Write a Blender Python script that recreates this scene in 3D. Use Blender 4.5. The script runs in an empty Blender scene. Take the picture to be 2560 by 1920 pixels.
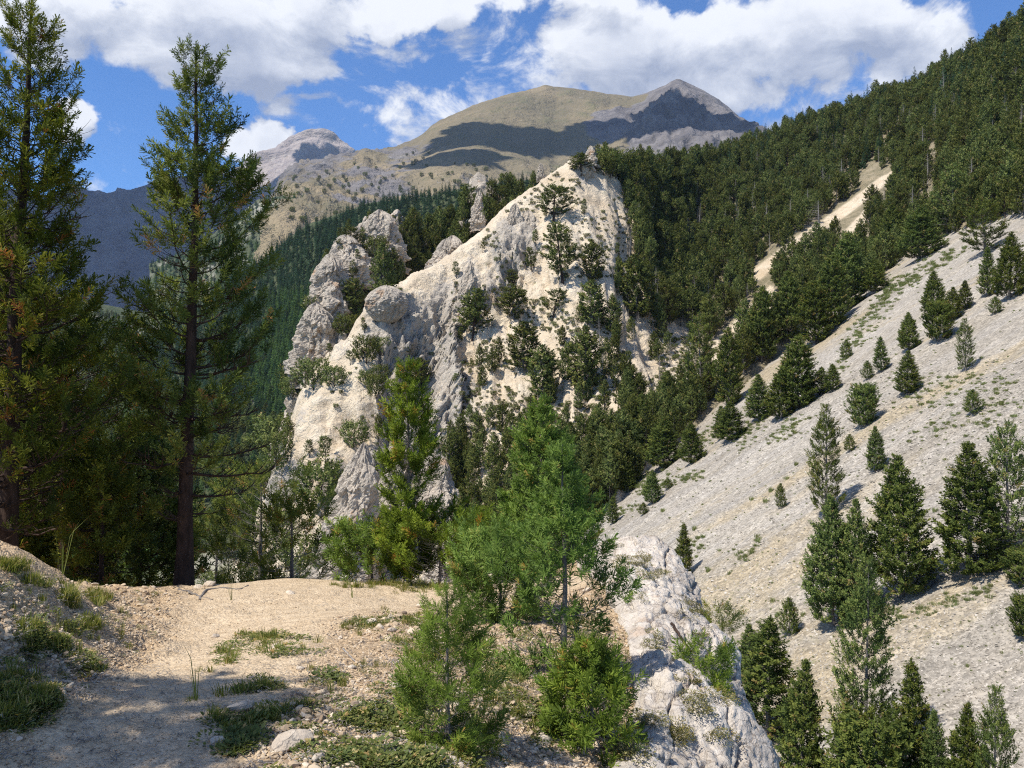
import bpy, math, random
import numpy as np
from mathutils import Vector, Matrix
from mathutils.bvhtree import BVHTree

# ------------------------------------------------------------------ camera, sky, sun, exposure
F, CX, HY = 796.0, 512.0, 372.0          # focal length, centre and horizon row of the 1024 px wide picture
SC = bpy.context.scene
COL = SC.collection
cam_d = bpy.data.cameras.new('camera'); cam = bpy.data.objects.new('camera', cam_d); COL.objects.link(cam)
cam.location = (0, 0, 0); cam.rotation_euler = (math.radians(90), 0, 0)
cam_d.sensor_width = 36; cam_d.lens = 36*F/1024; cam_d.shift_y = -12/1024
cam_d.clip_start = 0.05; cam_d.clip_end = 40000
SC.camera = cam
SUN_EL, SUN_AZ = 58.0, -122.0            # degrees; azimuth clockwise from +Y, negative is left
el, az = math.radians(SUN_EL), math.radians(SUN_AZ)
SUN = Vector((math.sin(az)*math.cos(el), math.cos(az)*math.cos(el), math.sin(el)))
sl = bpy.data.lights.new('sun', 'SUN'); sl.energy = 5.0; sl.angle = math.radians(0.53); sl.color = (1.0, 0.95, 0.87)
so = bpy.data.objects.new('sun', sl); COL.objects.link(so); so.location = (0, 0, 60)
so.rotation_euler = (-SUN).to_track_quat('-Z', 'Y').to_euler()
SC.view_settings.view_transform = 'Standard'; SC.view_settings.look = 'None'
SC.view_settings.exposure = 0.25; SC.view_settings.gamma = 1; SC.view_settings.use_curve_mapping = False
SC.cycles.max_bounces = 5; SC.cycles.diffuse_bounces = 2; SC.cycles.glossy_bounces = 1
SC.cycles.transmission_bounces = 2; SC.cycles.volume_bounces = 0; SC.cycles.transparent_max_bounces = 4
SC.cycles.use_denoising = False; SC.cycles.pixel_filter_type = 'BLACKMAN_HARRIS'; SC.cycles.filter_width = 1.15
SC.cycles.use_adaptive_sampling = False

world = bpy.data.worlds.new('World'); SC.world = world; world.use_nodes = True

class NT:
    """small node helper"""
    def __init__(s, tree, clear=True):
        s.t = tree
        if clear: tree.nodes.clear()
    def n(s, typ, ins=None, **kw):
        nd = s.t.nodes.new(typ)
        for k, v in kw.items(): setattr(nd, k, v)
        for k, v in (ins or {}).items(): s.put(nd.inputs[k], v)
        return nd
    def put(s, sock, v):
        if isinstance(v, bpy.types.NodeSocket): s.t.links.new(v, sock)
        elif isinstance(v, bpy.types.Node): s.t.links.new(v.outputs[0], sock)
        else:
            if hasattr(sock.default_value, '__len__') and hasattr(v, '__len__') and len(sock.default_value) == 4 and len(v) == 3: v = (*v, 1)
            sock.default_value = v
    def m(s, op, a, b=0.0, c=None, clamp=False):
        nd = s.n('ShaderNodeMath', {0: a, 1: b}, operation=op, use_clamp=clamp)
        if c is not None: s.put(nd.inputs[2], c)
        return nd.outputs[0]
    def v(s, op, a, b=(0, 0, 0), out=0, sc=None):
        nd = s.n('ShaderNodeVectorMath', {0: a}, operation=op)
        if op != 'LENGTH' and op != 'SCALE' and op != 'NORMALIZE': s.put(nd.inputs[1], b)
        if sc is not None: s.put(nd.inputs['Scale'], sc)
        return nd.outputs['Value'] if op in ('LENGTH', 'DOT_PRODUCT', 'DISTANCE') else nd.outputs[0]
    def mix(s, f, a, b):
        nd = s.n('ShaderNodeMix', data_type='RGBA'); s.put(nd.inputs[0], f); s.put(nd.inputs[6], a); s.put(nd.inputs[7], b)
        return nd.outputs[2]
    def sstep(s, x, lo, hi, a=0.0, b=1.0):
        return s.n('ShaderNodeMapRange', {0: x, 1: lo, 2: hi, 3: a, 4: b}, interpolation_type='SMOOTHSTEP').outputs[0]
    def noise(s, vec, scale, detail=4, rough=0.55, out=0, dist=0.0):
        return s.n('ShaderNodeTexNoise', {'Vector': vec, 'Scale': scale, 'Detail': detail, 'Roughness': rough, 'Distortion': dist}).outputs[out]
    def ramp(s, f, stops):
        nd = s.n('ShaderNodeValToRGB', {0: f}); e = nd.color_ramp.elements
        while len(e) < len(stops): e.new(0.5)
        for q, (p, c) in zip(e, stops): q.position = p; q.color = (*c, 1)
        return nd.outputs[0]

# cloud density as a function of direction: cumulus banks where the photograph has them, open noise elsewhere
CLOUDS = [(60, -5, 120, 42, 1), (190, 25, 130, 62, 1.1), (262, 62, 78, 36, 1.0), (300, 20, 50, 50, .8), (330, 5, 60, 14, .4), (415, 2, 90, 26, .9), (462, 22, 34, 17, .8),
          (575, 0, 90, 28, .8), (645, 42, 105, 48, 1.05), (690, 92, 95, 30, .95), (770, 45, 110, 52, 1.0), (745, 95, 50, 26, .75), (855, 18, 120, 36, .95), (905, 55, 60, 22, .7),
          (930, 45, 55, 30, .6), (268, 142, 24, 25, 1.2), (238, 152, 28, 22, .9), (80, 116, 24, 28, 1.0), (300, 108, 60, 9, .35), (352, 114, 30, 10, .45), (255, 92, 45, 10, .4),
          (60, 40, 60, 30, .8), (500, 74, 12, 8, .3), (95, 190, 22, 4, .5), (200, 178, 40, 6, .5), (730, 128, 30, 14, .5)]
def cloud_group():
    g = bpy.data.node_groups.new('cloud_density', 'ShaderNodeTree')
    g.interface.new_socket('Vector', in_out='INPUT', socket_type='NodeSocketVector')
    g.interface.new_socket('Density', in_out='OUTPUT', socket_type='NodeSocketFloat')
    T = NT(g); gi = T.n('NodeGroupInput'); go = T.n('NodeGroupOutput')
    d = gi.outputs[0]
    w = T.noise(d, 7.0, 6, .6, out=1)
    w2 = T.v('SCALE', T.v('SUBTRACT', w, (.5, .5, .5)), sc=0.10)
    dw = T.v('ADD', d, w2)
    xyz = T.n('ShaderNodeSeparateXYZ', {0: dw})
    y = T.m('MAXIMUM', xyz.outputs[1], 0.05)
    u = T.m('DIVIDE', xyz.outputs[0], y); v = T.m('DIVIDE', xyz.outputs[2], y)
    p = T.n('ShaderNodeCombineXYZ', {0: u, 1: v}).outputs[0]
    acc = None
    for (cx, cy, rx, ry, k) in CLOUDS:
        c = ((cx-CX)/F, (HY-cy)/F, 0); q = T.v('MULTIPLY', T.v('SUBTRACT', p, c), (F/rx/1.15, F/ry/1.15, 1))
        l = T.v('LENGTH', q); b = T.m('MULTIPLY', T.m('SUBTRACT', 1.0, T.m('MULTIPLY', l, l), clamp=True), k)
        acc = b if acc is None else T.m('SMOOTH_MAX', acc, b, 0.25)
    # beyond the frame: broken cumulus from noise alone
    out1 = T.sstep(T.m('ABSOLUTE', u), 0.66, 0.85); out2 = T.sstep(v, 0.48, 0.62)
    out = T.m('MAXIMUM', out1, out2)
    open_n = T.sstep(T.noise(d, 2.2, 5, .55), 0.50, 0.68, 0, 1.0)
    acc = T.m('ADD', T.m('MULTIPLY', acc, T.m('SUBTRACT', 1.0, out)), T.m('MULTIPLY', open_n, out))
    n2 = T.noise(T.v('MULTIPLY', d, (1, 1, 1.5)), 11.0, 9, .62, dist=.4)
    n3 = T.noise(d, 4.0, 3, .5)
    dd = T.m('ADD', acc, T.m('ADD', T.m('MULTIPLY', T.m('SUBTRACT', n2, .5), 1.75), T.m('MULTIPLY', T.m('SUBTRACT', n3, .5), .7)))
    T.put(go.inputs[0], dd)
    return g
def build_world():
    g = cloud_group(); T = NT(world.node_tree)
    tc = T.n('ShaderNodeTexCoord'); d = T.v('NORMALIZE', tc.outputs['Generated'])
    sky = T.n('ShaderNodeTexSky', sky_type='NISHITA', sun_disc=False, sun_elevation=el, sun_rotation=az % (2*math.pi),
              altitude=2100, air_density=1.0, dust_density=0.15, ozone_density=2.0)
    skyc = T.v('MULTIPLY', sky.outputs[0], (.072, .114, .160))
    A = T.n('ShaderNodeGroup', node_tree=g); T.put(A.inputs[0], d)
    off = (SUN.x*.035, 0.0, .035)
    B = T.n('ShaderNodeGroup', node_tree=g); T.put(B.inputs[0], T.v('ADD', d, off))
    a = A.outputs[0]; b = B.outputs[0]
    alpha = T.sstep(a, 0.24, 0.56)
    thick = T.sstep(T.m('MULTIPLY', T.m('ADD', a, b), .5), 0.45, 1.25)
    rel = T.m('MULTIPLY_ADD', T.m('SUBTRACT', a, b), 1.3, .58, clamp=True)
    bright = T.mix(rel, (.36, .41, .53), (.86, .88, .92))
    c = T.mix(thick, bright, T.mix(rel, (.31, .355, .47), (.52, .56, .66)))
    colr = T.mix(T.m('MULTIPLY', alpha, .96), skyc, c)
    bg = T.n('ShaderNodeBackground', {'Color': colr, 'Strength': 1.0})
    T.n('ShaderNodeOutputWorld', {'Surface': bg.outputs[0]})
build_world()

# ------------------------------------------------------------------ numeric helpers
def hsh(ix, iy, iz, seed):
    h = (ix.astype(np.uint32)*np.uint32(374761393) + iy.astype(np.uint32)*np.uint32(668265263) + iz.astype(np.uint32)*np.uint32(2147483647 & 1274126177) + np.uint32(seed*9781 & 0xffffffff))
    h ^= h >> np.uint32(13); h *= np.uint32(1274126177); h ^= h >> np.uint32(16); h *= np.uint32(2246822519); h ^= h >> np.uint32(13)
    return h
def pnoise(P, seed=0):
    Pi = np.floor(P); f = P-Pi; Pi = Pi.astype(np.int64); w = f*f*f*(f*(f*6-15)+10); r = 0
    for dx in (0, 1):
        for dy in (0, 1):
            for dz in (0, 1):
                h = hsh(Pi[:, 0]+dx, Pi[:, 1]+dy, Pi[:, 2]+dz, seed)
                gx = ((h & np.uint32(1023)).astype(float)/511.5-1); gy = (((h >> np.uint32(10)) & np.uint32(1023)).astype(float)/511.5-1); gz = (((h >> np.uint32(20)) & np.uint32(1023)).astype(float)/511.5-1)
                dot = gx*(f[:, 0]-dx)+gy*(f[:, 1]-dy)+gz*(f[:, 2]-dz)
                ww = (w[:, 0] if dx else 1-w[:, 0])*(w[:, 1] if dy else 1-w[:, 1])*(w[:, 2] if dz else 1-w[:, 2])
                r = r+ww*dot
    return r*1.2
def fbm(P, sc=1.0, oc=4, seed=0, gain=.5, st=(1, 1, 1)):
    Q = P*np.array(st)*sc; a = 1.0; r = 0
    for k in range(oc): r = r+a*pnoise(Q, seed+k); Q = Q*2.03+17.1; a *= gain
    return r
def ridged(P, sc=1.0, oc=4, seed=0, gain=.5, st=(1, 1, 1)):
    Q = P*np.array(st)*sc; a = 1.0; r = 0
    for k in range(oc): r = r+a*(1-np.abs(pnoise(Q, seed+k))*2.2); Q = Q*2.05+11.3; a *= gain
    return r-1.0
def cells(P, seed=0):
    """distance to nearest feature point and a random value of that cell"""
    Pi = np.floor(P).astype(np.int64); f = P-np.floor(P); best = np.full(len(P), 9.0); b2 = np.full(len(P), 9.0); val = np.zeros(len(P))
    for dx in (-1, 0, 1):
        for dy in (-1, 0, 1):
            for dz in (-1, 0, 1):
                h = hsh(Pi[:, 0]+dx, Pi[:, 1]+dy, Pi[:, 2]+dz, seed)
                ox = (h & np.uint32(1023)).astype(float)/1023; oy = ((h >> np.uint32(10)) & np.uint32(1023)).astype(float)/1023; oz = ((h >> np.uint32(20)) & np.uint32(1023)).astype(float)/1023
                d = np.sqrt((dx+ox-f[:, 0])**2+(dy+oy-f[:, 1])**2+(dz+oz-f[:, 2])**2)
                m = d < best; b2 = np.where(m, best, np.minimum(b2, d)); best = np.where(m, d, best)
                val = np.where(m, ((h >> np.uint32(7)) & np.uint32(1023)).astype(float)/1023, val)
    return best, b2, val
def unproj(px, py, D):
    return np.stack([(np.asarray(px, float)-CX)/F*D, np.asarray(D, float)+0*np.asarray(px, float), (HY-np.asarray(py, float))/F*D], -1)
def S(x, a, b):
    t = np.clip((x-a)/(b-a), 0, 1); return t*t*(3-2*t)

# ------------------------------------------------------------------ object helpers
def tag(o, label=None, cat=None, group=None, kind=None):
    if label: o['label'] = label
    if cat: o['category'] = cat
    if group: o['group'] = group
    if kind: o['kind'] = kind
    return o
def mesh_np(name, V, faces, mats, mi=None, attrs=None, smooth=True):
    """faces: (n,3) or (n,4) array"""
    me = bpy.data.meshes.new(name); V = np.asarray(V, np.float32); Fc = np.asarray(faces, np.int32); n, k = Fc.shape
    me.vertices.add(len(V)); me.vertices.foreach_set('co', V.ravel())
    me.loops.add(n*k); me.loops.foreach_set('vertex_index', Fc.ravel())
    me.polygons.add(n); me.polygons.foreach_set('loop_start', np.arange(0, n*k, k, dtype=np.int32)); me.polygons.foreach_set('loop_total', np.full(n, k, np.int32))
    for m in mats: me.materials.append(m)
    if mi is not None: me.polygons.foreach_set('material_index', np.asarray(mi, np.int32))
    me.polygons.foreach_set('use_smooth', np.full(n, smooth))
    me.update(calc_edges=True)
    for an, av in (attrs or {}).items():
        a = me.attributes.new(an, 'FLOAT', 'POINT'); a.data.foreach_set('value', np.asarray(av, np.float32))
    return me
def obj(name, me, parent=None, loc=None, link=True):
    o = bpy.data.objects.new(name, me)
    if link: COL.objects.link(o)
    if parent is not None: o.parent = parent
    if loc is not None: o.location = loc
    return o
def empty(name, loc=(0, 0, 0)):
    o = bpy.data.objects.new(name, None); COL.objects.link(o); o.location = loc; o.empty_display_size = .3; return o
def grid_faces(nr, nc):
    i = np.arange(nr-1)[:, None]*nc+np.arange(nc-1)[None, :]; i = i.ravel()
    return np.stack([i, i+1, i+nc+1, i+nc], -1)
def catmull(R, counts):
    """R: (k, nc, 3) control rows -> dense rows"""
    k = len(R); out = []
    for s in range(k-1):
        p0 = R[max(s-1, 0)]; p1 = R[s]; p2 = R[s+1]; p3 = R[min(s+2, k-1)]; n = counts[s]
        for j in range(n):
            t = j/n
            out.append(.5*((2*p1)+(-p0+p2)*t+(2*p0-5*p1+4*p2-p3)*t*t+(-p0+3*p1-3*p2+p3)*t**3))
    out.append(R[-1]); return np.array(out)
BV = {}
def sheet(name, rows, x0, x1, nc, counts, disp, mat, label_kind=('structure',), smooth_cols=5, bvh=True, attrs=None):
    px = np.linspace(x0, x1, nc); R = []
    for r in rows:
        r = np.array(r, float); a = np.interp(px, r[:, 0], r[:, 1]); d = np.interp(px, r[:, 0], r[:, 2])
        if smooth_cols > 1:
            k = np.hanning(smooth_cols+2)[1:-1]; k /= k.sum(); pad = smooth_cols//2
            a = np.convolve(np.pad(a, pad, 'edge'), k, 'valid'); d = np.convolve(np.pad(d, pad*1, 'edge'), k, 'valid')
        R.append(unproj(px, a, d))
    G = catmull(np.array(R), counts); nr = len(G)
    # normals from the grid
    du = np.gradient(G, axis=1); dv = np.gradient(G, axis=0); N = np.cross(du, dv); N /= np.linalg.norm(N, axis=2, keepdims=True)+1e-9
    N *= np.where((N[..., 1:2] > 0), -1, 1)           # towards the viewer's side
    P = G.reshape(-1, 3); Nf = N.reshape(-1, 3)
    pxs = np.broadcast_to(px, (nr, nc)).ravel(); rowt = np.repeat(np.linspace(0, 1, nr), nc)
    P = disp(P, Nf, pxs, rowt)
    V = P; Fc = grid_faces(nr, nc)
    me = mesh_np(name, V, Fc, [mat], attrs=attrs(P, pxs, rowt) if attrs else None)
    o = obj(name, me); tag(o, kind='structure')
    if bvh: BV[name] = BVHTree.FromPolygons(V.tolist(), Fc.tolist())
    return o
def hit(name, px, py):
    d = Vector(((px-CX)/F, 1.0, (HY-py)/F)).normalized(); r = BV[name].ray_cast(Vector((0, 0, 0)), d)
    return r[0], r[1]
def first_hit(names, px, py):
    best = None
    for n in names:
        p, nn = hit(n, px, py)
        if p is not None and (best is None or p.y < best[0].y): best = (p, n, nn)
    return best

# ------------------------------------------------------------------ materials
def material(name):
    m = bpy.data.materials.new(name); m.use_nodes = True; return m, NT(m.node_tree)
def finish(T, col, rough=.95, bump=None, bstr=.5, bdist=.1, spec=.2):
    b = T.n('ShaderNodeBsdfPrincipled', {'Base Color': col, 'Roughness': rough, 'Specular IOR Level': spec})
    if bump is not None:
        bn = T.n('ShaderNodeBump', {'Height': bump, 'Strength': bstr, 'Distance': bdist}); T.put(b.inputs['Normal'], bn.outputs[0])
    T.n('ShaderNodeOutputMaterial', {'Surface': b.outputs[0]}); return b
def foliage(name, stops, trans=.25, var=.25, outw=0.0):
    m, T = material(name)
    at = T.n('ShaderNodeAttribute', attribute_name='tint'); oi = T.n('ShaderNodeObjectInfo')
    c = T.ramp(at.outputs['Fac'], stops)
    hs = T.n('ShaderNodeHueSaturation', {'Hue': T.m('MULTIPLY_ADD', oi.outputs['Random'], .026, .472), 'Saturation': T.m('MULTIPLY_ADD', oi.outputs['Random'], -.14, 1.10),
                                        'Value': T.m('MULTIPLY_ADD', oi.outputs['Random'], var*2, 1-var), 'Color': c}).outputs[0]
    d = T.n('ShaderNodeBsdfPrincipled', {'Base Color': hs, 'Roughness': .6, 'Specular IOR Level': .12})
    t = T.n('ShaderNodeBsdfTranslucent', {'Color': T.v('MULTIPLY', hs, (1.3, 1.45, .7))})
    if outw:
        tc = T.n('ShaderNodeTexCoord').outputs['Object']; ow = T.v('NORMALIZE', T.v('MULTIPLY', tc, (1, 1, 0))); ow = T.v('ADD', ow, (0, 0, .45))
        vt = T.n('ShaderNodeVectorTransform', {0: ow}, vector_type='NORMAL', convert_from='OBJECT', convert_to='WORLD').outputs[0]
        gn = T.n('ShaderNodeNewGeometry').outputs['Normal']
        nn = T.v('NORMALIZE', T.v('ADD', T.v('SCALE', T.v('NORMALIZE', vt), sc=outw), T.v('SCALE', gn, sc=1-outw)))
        T.put(d.inputs['Normal'], nn)
    mx = T.n('ShaderNodeMixShader', {0: trans, 1: d.outputs[0], 2: t.outputs[0]})
    T.n('ShaderNodeOutputMaterial', {'Surface': mx.outputs[0]}); return m
def bark(name, a, b, sc=14):
    m, T = material(name); tc = T.n('ShaderNodeTexCoord').outputs['Object']
    n = T.noise(T.v('MULTIPLY', tc, (1, 1, .25)), sc, 5, .65); c = T.ramp(n, [(.3, a), (.7, b)])
    finish(T, c, .95, n, .8, .03); return m
M = {}
M['pine_near'] = foliage('pine_needles', [(0, (.028, .048, .014)), (.45, (.085, .120, .024)), (.8, (.20, .225, .042)), (.93, (.24, .24, .05)), (.95, (.34, .19, .05)), (1, (.36, .20, .07))], .3, .06, .35)
M['pine_bright'] = foliage('young_pine_needles', [(0, (.045, .080, .016)), (.5, (.115, .185, .032)), (.88, (.21, .30, .055)), (.97, (.30, .28, .06)), (1, (.36, .22, .06))], .3, .05, .35)
M['pine_mid'] = foliage('mountain_pine_needles', [(0, (.034, .060, .016)), (.5, (.092, .132, .032)), (.9, (.19, .225, .055)), (1, (.22, .16, .06))], .2, .22, .45)
M['pine_far'] = foliage('forest_pine_needles', [(0, (.028, .046, .014)), (.5, (.088, .118, .030)), (.9, (.19, .215, .058)), (1, (.22, .17, .07))], .2, .30, .5)
M['spruce_far'] = foliage('dark_spruce_needles', [(0, (.016, .044, .020)), (1, (.045, .095, .040))], .15, .3, .4)
M['larch_far'] = foliage('bright_larch_needles', [(0, (.050, .110, .030)), (1, (.11, .19, .05))], .2, .2, .4)
M['bark_dark'] = bark('dark_pine_bark', (.020, .014, .011), (.085, .055, .042))
M['bark_grey'] = bark('grey_pine_bark', (.10, .085, .075), (.26, .235, .21), 20)
M['dead_wood'] = bark('bleached_dead_wood', (.20, .18, .165), (.42, .39, .36), 20)
M['grass'] = foliage('grass_blades', [(0, (.075, .105, .026)), (.5, (.17, .20, .05)), (.8, (.30, .29, .09)), (1, (.50, .42, .20))], .35, .1)
M['leaf'] = foliage('low_leaves', [(0, (.055, .080, .028)), (.6, (.12, .155, .045)), (.9, (.23, .24, .08)), (1, (.40, .32, .13))], .3, .1)
M['tussock'] = foliage('scree_grass_blades', [(0, (.12, .16, .06)), (.6, (.21, .25, .10)), (1, (.36, .35, .17))], .3, .15)
M['cushion'] = foliage('cushion_plant_leaves', [(0, (.09, .09, .03)), (.6, (.19, .19, .06)), (1, (.32, .26, .13))], .2, .1)

def mat_soil():
    m, T = material('path_gravel_soil'); g = T.n('ShaderNodeNewGeometry').outputs['Position']
    n1 = T.noise(g, .9, 5, .6); n2 = T.noise(g, 9, 6, .65); n3 = T.noise(g, 60, 4, .7)
    vo = T.n('ShaderNodeTexVoronoi', {'Vector': g, 'Scale': 70.0}); vo2 = T.n('ShaderNodeTexVoronoi', {'Vector': g, 'Scale': 26.0})
    path = T.n('ShaderNodeAttribute', attribute_name='path').outputs['Fac']
    c = T.mix(T.sstep(n2, .3, .7), (.35, .245, .145), (.54, .41, .265))
    c = T.mix(T.sstep(n1, .35, .65, 0, .55), c, (.46, .33, .20))
    c = T.mix(T.m('MULTIPLY', path, .75), c, T.mix(T.sstep(n2, .3, .7), (.50, .385, .25), (.63, .505, .35)))
    peb = T.ramp(T.n('ShaderNodeSeparateColor', {0: vo.outputs['Color']}).outputs[0], [(0, (.55, .5, .45)), (.5, (.95, .95, .95)), (1, (1.35, 1.33, 1.28))])
    c = T.v('MULTIPLY', c, T.mix(T.m('MULTIPLY_ADD', path, -.45, .85), (1, 1, 1), peb))
    litter = T.sstep(n3, .56, .72, 0, .55); c = T.mix(T.m('MULTIPLY', litter, T.m('SUBTRACT', 1, T.m('MULTIPLY', path, .6))), c, (.12, .08, .05))
    h = T.m('ADD', T.m('MULTIPLY', vo.outputs['Distance'], -.8), T.m('ADD', T.m('MULTIPLY', vo2.outputs['Distance'], -1.2), T.m('MULTIPLY', n2, 1.5)))
    finish(T, c, .95, h, .7, .014); return m
def mat_rock(name, c1, c2, c3, sc=1.0, orange=.0, bd=.1, dark=(.16, .14, .12)):
    m, T = material(name); g = T.n('ShaderNodeNewGeometry').outputs['Position']; g = T.v('SCALE', g, sc=sc)
    n1 = T.noise(g, .35, 6, .62); n2 = T.noise(g, 2.0, 7, .68, dist=.5); n3 = T.noise(g, 11, 5, .7)
    ms = T.n('ShaderNodeTexVoronoi', {'Vector': T.v('ADD', g, T.v('SCALE', T.noise(g, 1.5, 4, .6, out=1), sc=.8)), 'Scale': 1.6}, feature='DISTANCE_TO_EDGE')
    c = T.mix(T.sstep(n1, .38, .62), c1, c2); c = T.mix(T.sstep(n2, .5, .68, 0, .75), c, c3)
    c = T.mix(T.sstep(n3, .54, .70, 0, .6), c, dark)
    if orange: c = T.mix(T.sstep(T.noise(g, .55, 4, .6), .60, .68, 0, orange), c, (.48, .27, .13))
    crack = T.sstep(ms.outputs['Distance'], .0, .05)
    c = T.mix(T.m('MULTIPLY', T.m('SUBTRACT', 1, crack), T.sstep(n1, .42, .55, .1, .75)), c, dark); c = T.mix(T.sstep(T.noise(T.v('MULTIPLY', g, (1, 1, .3)), 3.2, 5, .7), .58, .68, 0, .5), c, dark)
    h = T.m('ADD', T.m('MULTIPLY', n2, 1.6), T.m('ADD', T.m('MULTIPLY', n3, .6), T.m('MULTIPLY', crack, .18)))
    finish(T, c, .92, h, .9, bd); return m
def mat_hill():
    m, T = material('pale_eroded_slope'); gg = T.n('ShaderNodeNewGeometry'); g = gg.outputs['Position']
    rk = T.n('ShaderNodeAttribute', attribute_name='rock').outputs['Fac']; fo = T.n('ShaderNodeAttribute', attribute_name='wood').outputs['Fac']
    n1 = T.noise(g, .035, 5, .6); n2 = T.noise(g, .22, 6, .65, dist=.6); n3 = T.noise(g, 1.3, 5, .7); n4 = T.noise(g, 3.0, 3, .7)
    soil = T.mix(T.sstep(n2, .35, .65), (.64, .52, .37), (.74, .63, .475)); soil = T.mix(T.sstep(n1, .5, .7, 0, .6), soil, (.55, .42, .27))
    rock = T.mix(T.sstep(n2, .38, .62), (.54, .47, .38), (.42, .37, .31)); rock = T.mix(T.sstep(n3, .5, .7, 0, .6), rock, (.60, .54, .46))
    rock = T.mix(T.sstep(T.noise(g, .12, 4, .6), .60, .68, 0, .5), rock, (.50, .32, .17))
    c = T.mix(T.sstep(T.m('ADD', rk, T.m('MULTIPLY', T.m('SUBTRACT', n3, .5), 1.1)), .42, .58), soil, rock)
    c = T.mix(T.sstep(n4, .6, .68, 0, .55), c, (.22, .19, .12))                      # stones and dry tufts
    c = T.mix(T.sstep(T.noise(g, .55, 4, .75), .60, .68, 0, .55), c, (.20, .21, .10))
    c = T.mix(T.m('MULTIPLY', fo, T.sstep(n2, .3, .6, .55, .9)), c, T.mix(T.sstep(n3, .4, .6), (.13, .12, .065), (.24, .20, .12)))
    h = T.m('ADD', T.m('MULTIPLY', n2, 2.5), T.m('ADD', n3, T.m('MULTIPLY', n4, .35)))
    finish(T, c, .95, h, .9, .8); return m
def mat_scree():
    m, T = material('grey_scree'); g = T.n('ShaderNodeNewGeometry').outputs['Position']
    gs = T.v('MULTIPLY', g, (.35, 1, .35))
    n1 = T.noise(gs, .035, 4, .55, dist=.8); n2 = T.noise(g, .5, 5, .6); n5 = T.noise(gs, .11, 4, .6)
    v1 = T.n('ShaderNodeTexVoronoi', {'Vector': g, 'Scale': 6.5}); v2 = T.n('ShaderNodeTexVoronoi', {'Vector': g, 'Scale': 2.6})
    c = T.mix(T.sstep(n5, .4, .6), (.305, .266, .212), (.385, .341, .278))
    st_ = T.noise(T.v('MULTIPLY', g, (.06, 1, .06)), .45, 5, .65); c = T.mix(T.sstep(st_, .40, .66, 0, .75), c, (.37, .335, .29)); c = T.mix(T.sstep(T.noise(T.v('MULTIPLY', g, (.05, 1, .05)), .2, 4, .6), .52, .66, 0, .5), c, (.25, .225, .19))
    tan = T.sstep(T.m('ADD', n1, T.m('MULTIPLY', T.m('SUBTRACT', n2, .5), .18)), .50, .60)
    c = T.mix(T.m('MULTIPLY', tan, .7), c, (.36, .285, .175))
    r = T.n('ShaderNodeSeparateColor', {0: v1.outputs['Color']}); r2 = T.n('ShaderNodeSeparateColor', {0: v2.outputs['Color']})
    f = T.m('MULTIPLY_ADD', r.outputs[0], .55, .71); f2 = T.m('MULTIPLY_ADD', r2.outputs[0], .45, .78)
    c = T.v('SCALE', c, sc=T.m('MULTIPLY', f, f2))
    gr = T.sstep(T.noise(g, 1.1, 5, .75), .58, .66); c = T.mix(T.m('MULTIPLY', gr, T.m('MULTIPLY_ADD', tan, .5, .12)), c, (.20, .20, .09))
    h = T.m('ADD', T.m('MULTIPLY', v1.outputs['Distance'], -1.0), T.m('MULTIPLY', v2.outputs['Distance'], -.8))
    finish(T, c, .95, h, .9, .07); return m
def mat_mountain():
    m, T = material('alpine_grass_and_rock'); gg = T.n('ShaderNodeNewGeometry'); g = gg.outputs['Position']
    rk = T.n('ShaderNodeAttribute', attribute_name='rock').outputs['Fac']
    n1 = T.noise(g, .0022, 5, .6, dist=.5); n2 = T.noise(g, .012, 6, .65); n3 = T.noise(g, .05, 5, .7)
    grass = T.mix(T.sstep(n1, .35, .65), (.185, .158, .10), (.31, .245, .15)); grass = T.mix(T.sstep(n2, .52, .68, 0, .6), grass, (.155, .155, .08))
    rock = T.mix(T.sstep(n2, .35, .65), (.13, .12, .12), (.23, .21, .20))  # grey rock, kept dark to carry part of the right face's cloud shade
    f = T.sstep(T.m('ADD', rk, T.m('MULTIPLY', T.m('SUBTRACT', n2, .5), 1.0)), .42, .6)
    c = T.mix(f, grass, rock); c = T.mix(T.sstep(n3, .6, .7, 0, .5), c, (.42, .39, .35)); c = T.mix(T.sstep(T.noise(g, .03, 5, .8), .61, .66, 0, .7), c, (.065, .075, .04))
    finish(T, c, .95, T.m('ADD', T.m('MULTIPLY', n2, 30.), T.m('MULTIPLY', n3, 8.)), .9, 1.5); return m
def mat_far(name, a, b, c3):
    m, T = material(name); g = T.n('ShaderNodeNewGeometry').outputs['Position']
    n1 = T.noise(T.v('MULTIPLY', g, (1, 1, 2.2)), .0028, 7, .62, dist=.5); n2 = T.noise(g, .02, 6, .65)
    c = T.mix(T.sstep(n1, .35, .65), a, b); c = T.mix(T.sstep(n2, .5, .68, 0, .6), c, c3)
    finish(T, c, .95, T.m('ADD', T.m('MULTIPLY', n1, 90.), T.m('MULTIPLY', n2, 25.)), .8, 1.2); return m
def mat_woodfloor(name='forest_floor', a=(.035, .055, .022), b=(.075, .085, .04)):
    m, T = material(name); g = T.n('ShaderNodeNewGeometry').outputs['Position']
    n = T.noise(g, .06, 6, .7); c = T.mix(T.sstep(n, .4, .6), a, b)
    cl = T.n('ShaderNodeAttribute', attribute_name='rock').outputs['Fac']; c = T.mix(cl, c, T.mix(T.sstep(n, .4, .6), (.46, .42, .36), (.30, .29, .20)))
    finish(T, c, .95, n, .6, 2.0); return m
M['soil'] = mat_soil(); M['hill'] = mat_hill(); M['scree'] = mat_scree(); M['mountain'] = mat_mountain()
M['rock_near'] = mat_rock('pale_conglomerate_rock', (.64, .57, .485), (.47, .41, .345), (.72, .655, .575), 4.5, .3, .03, dark=(.24, .19, .145))
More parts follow.
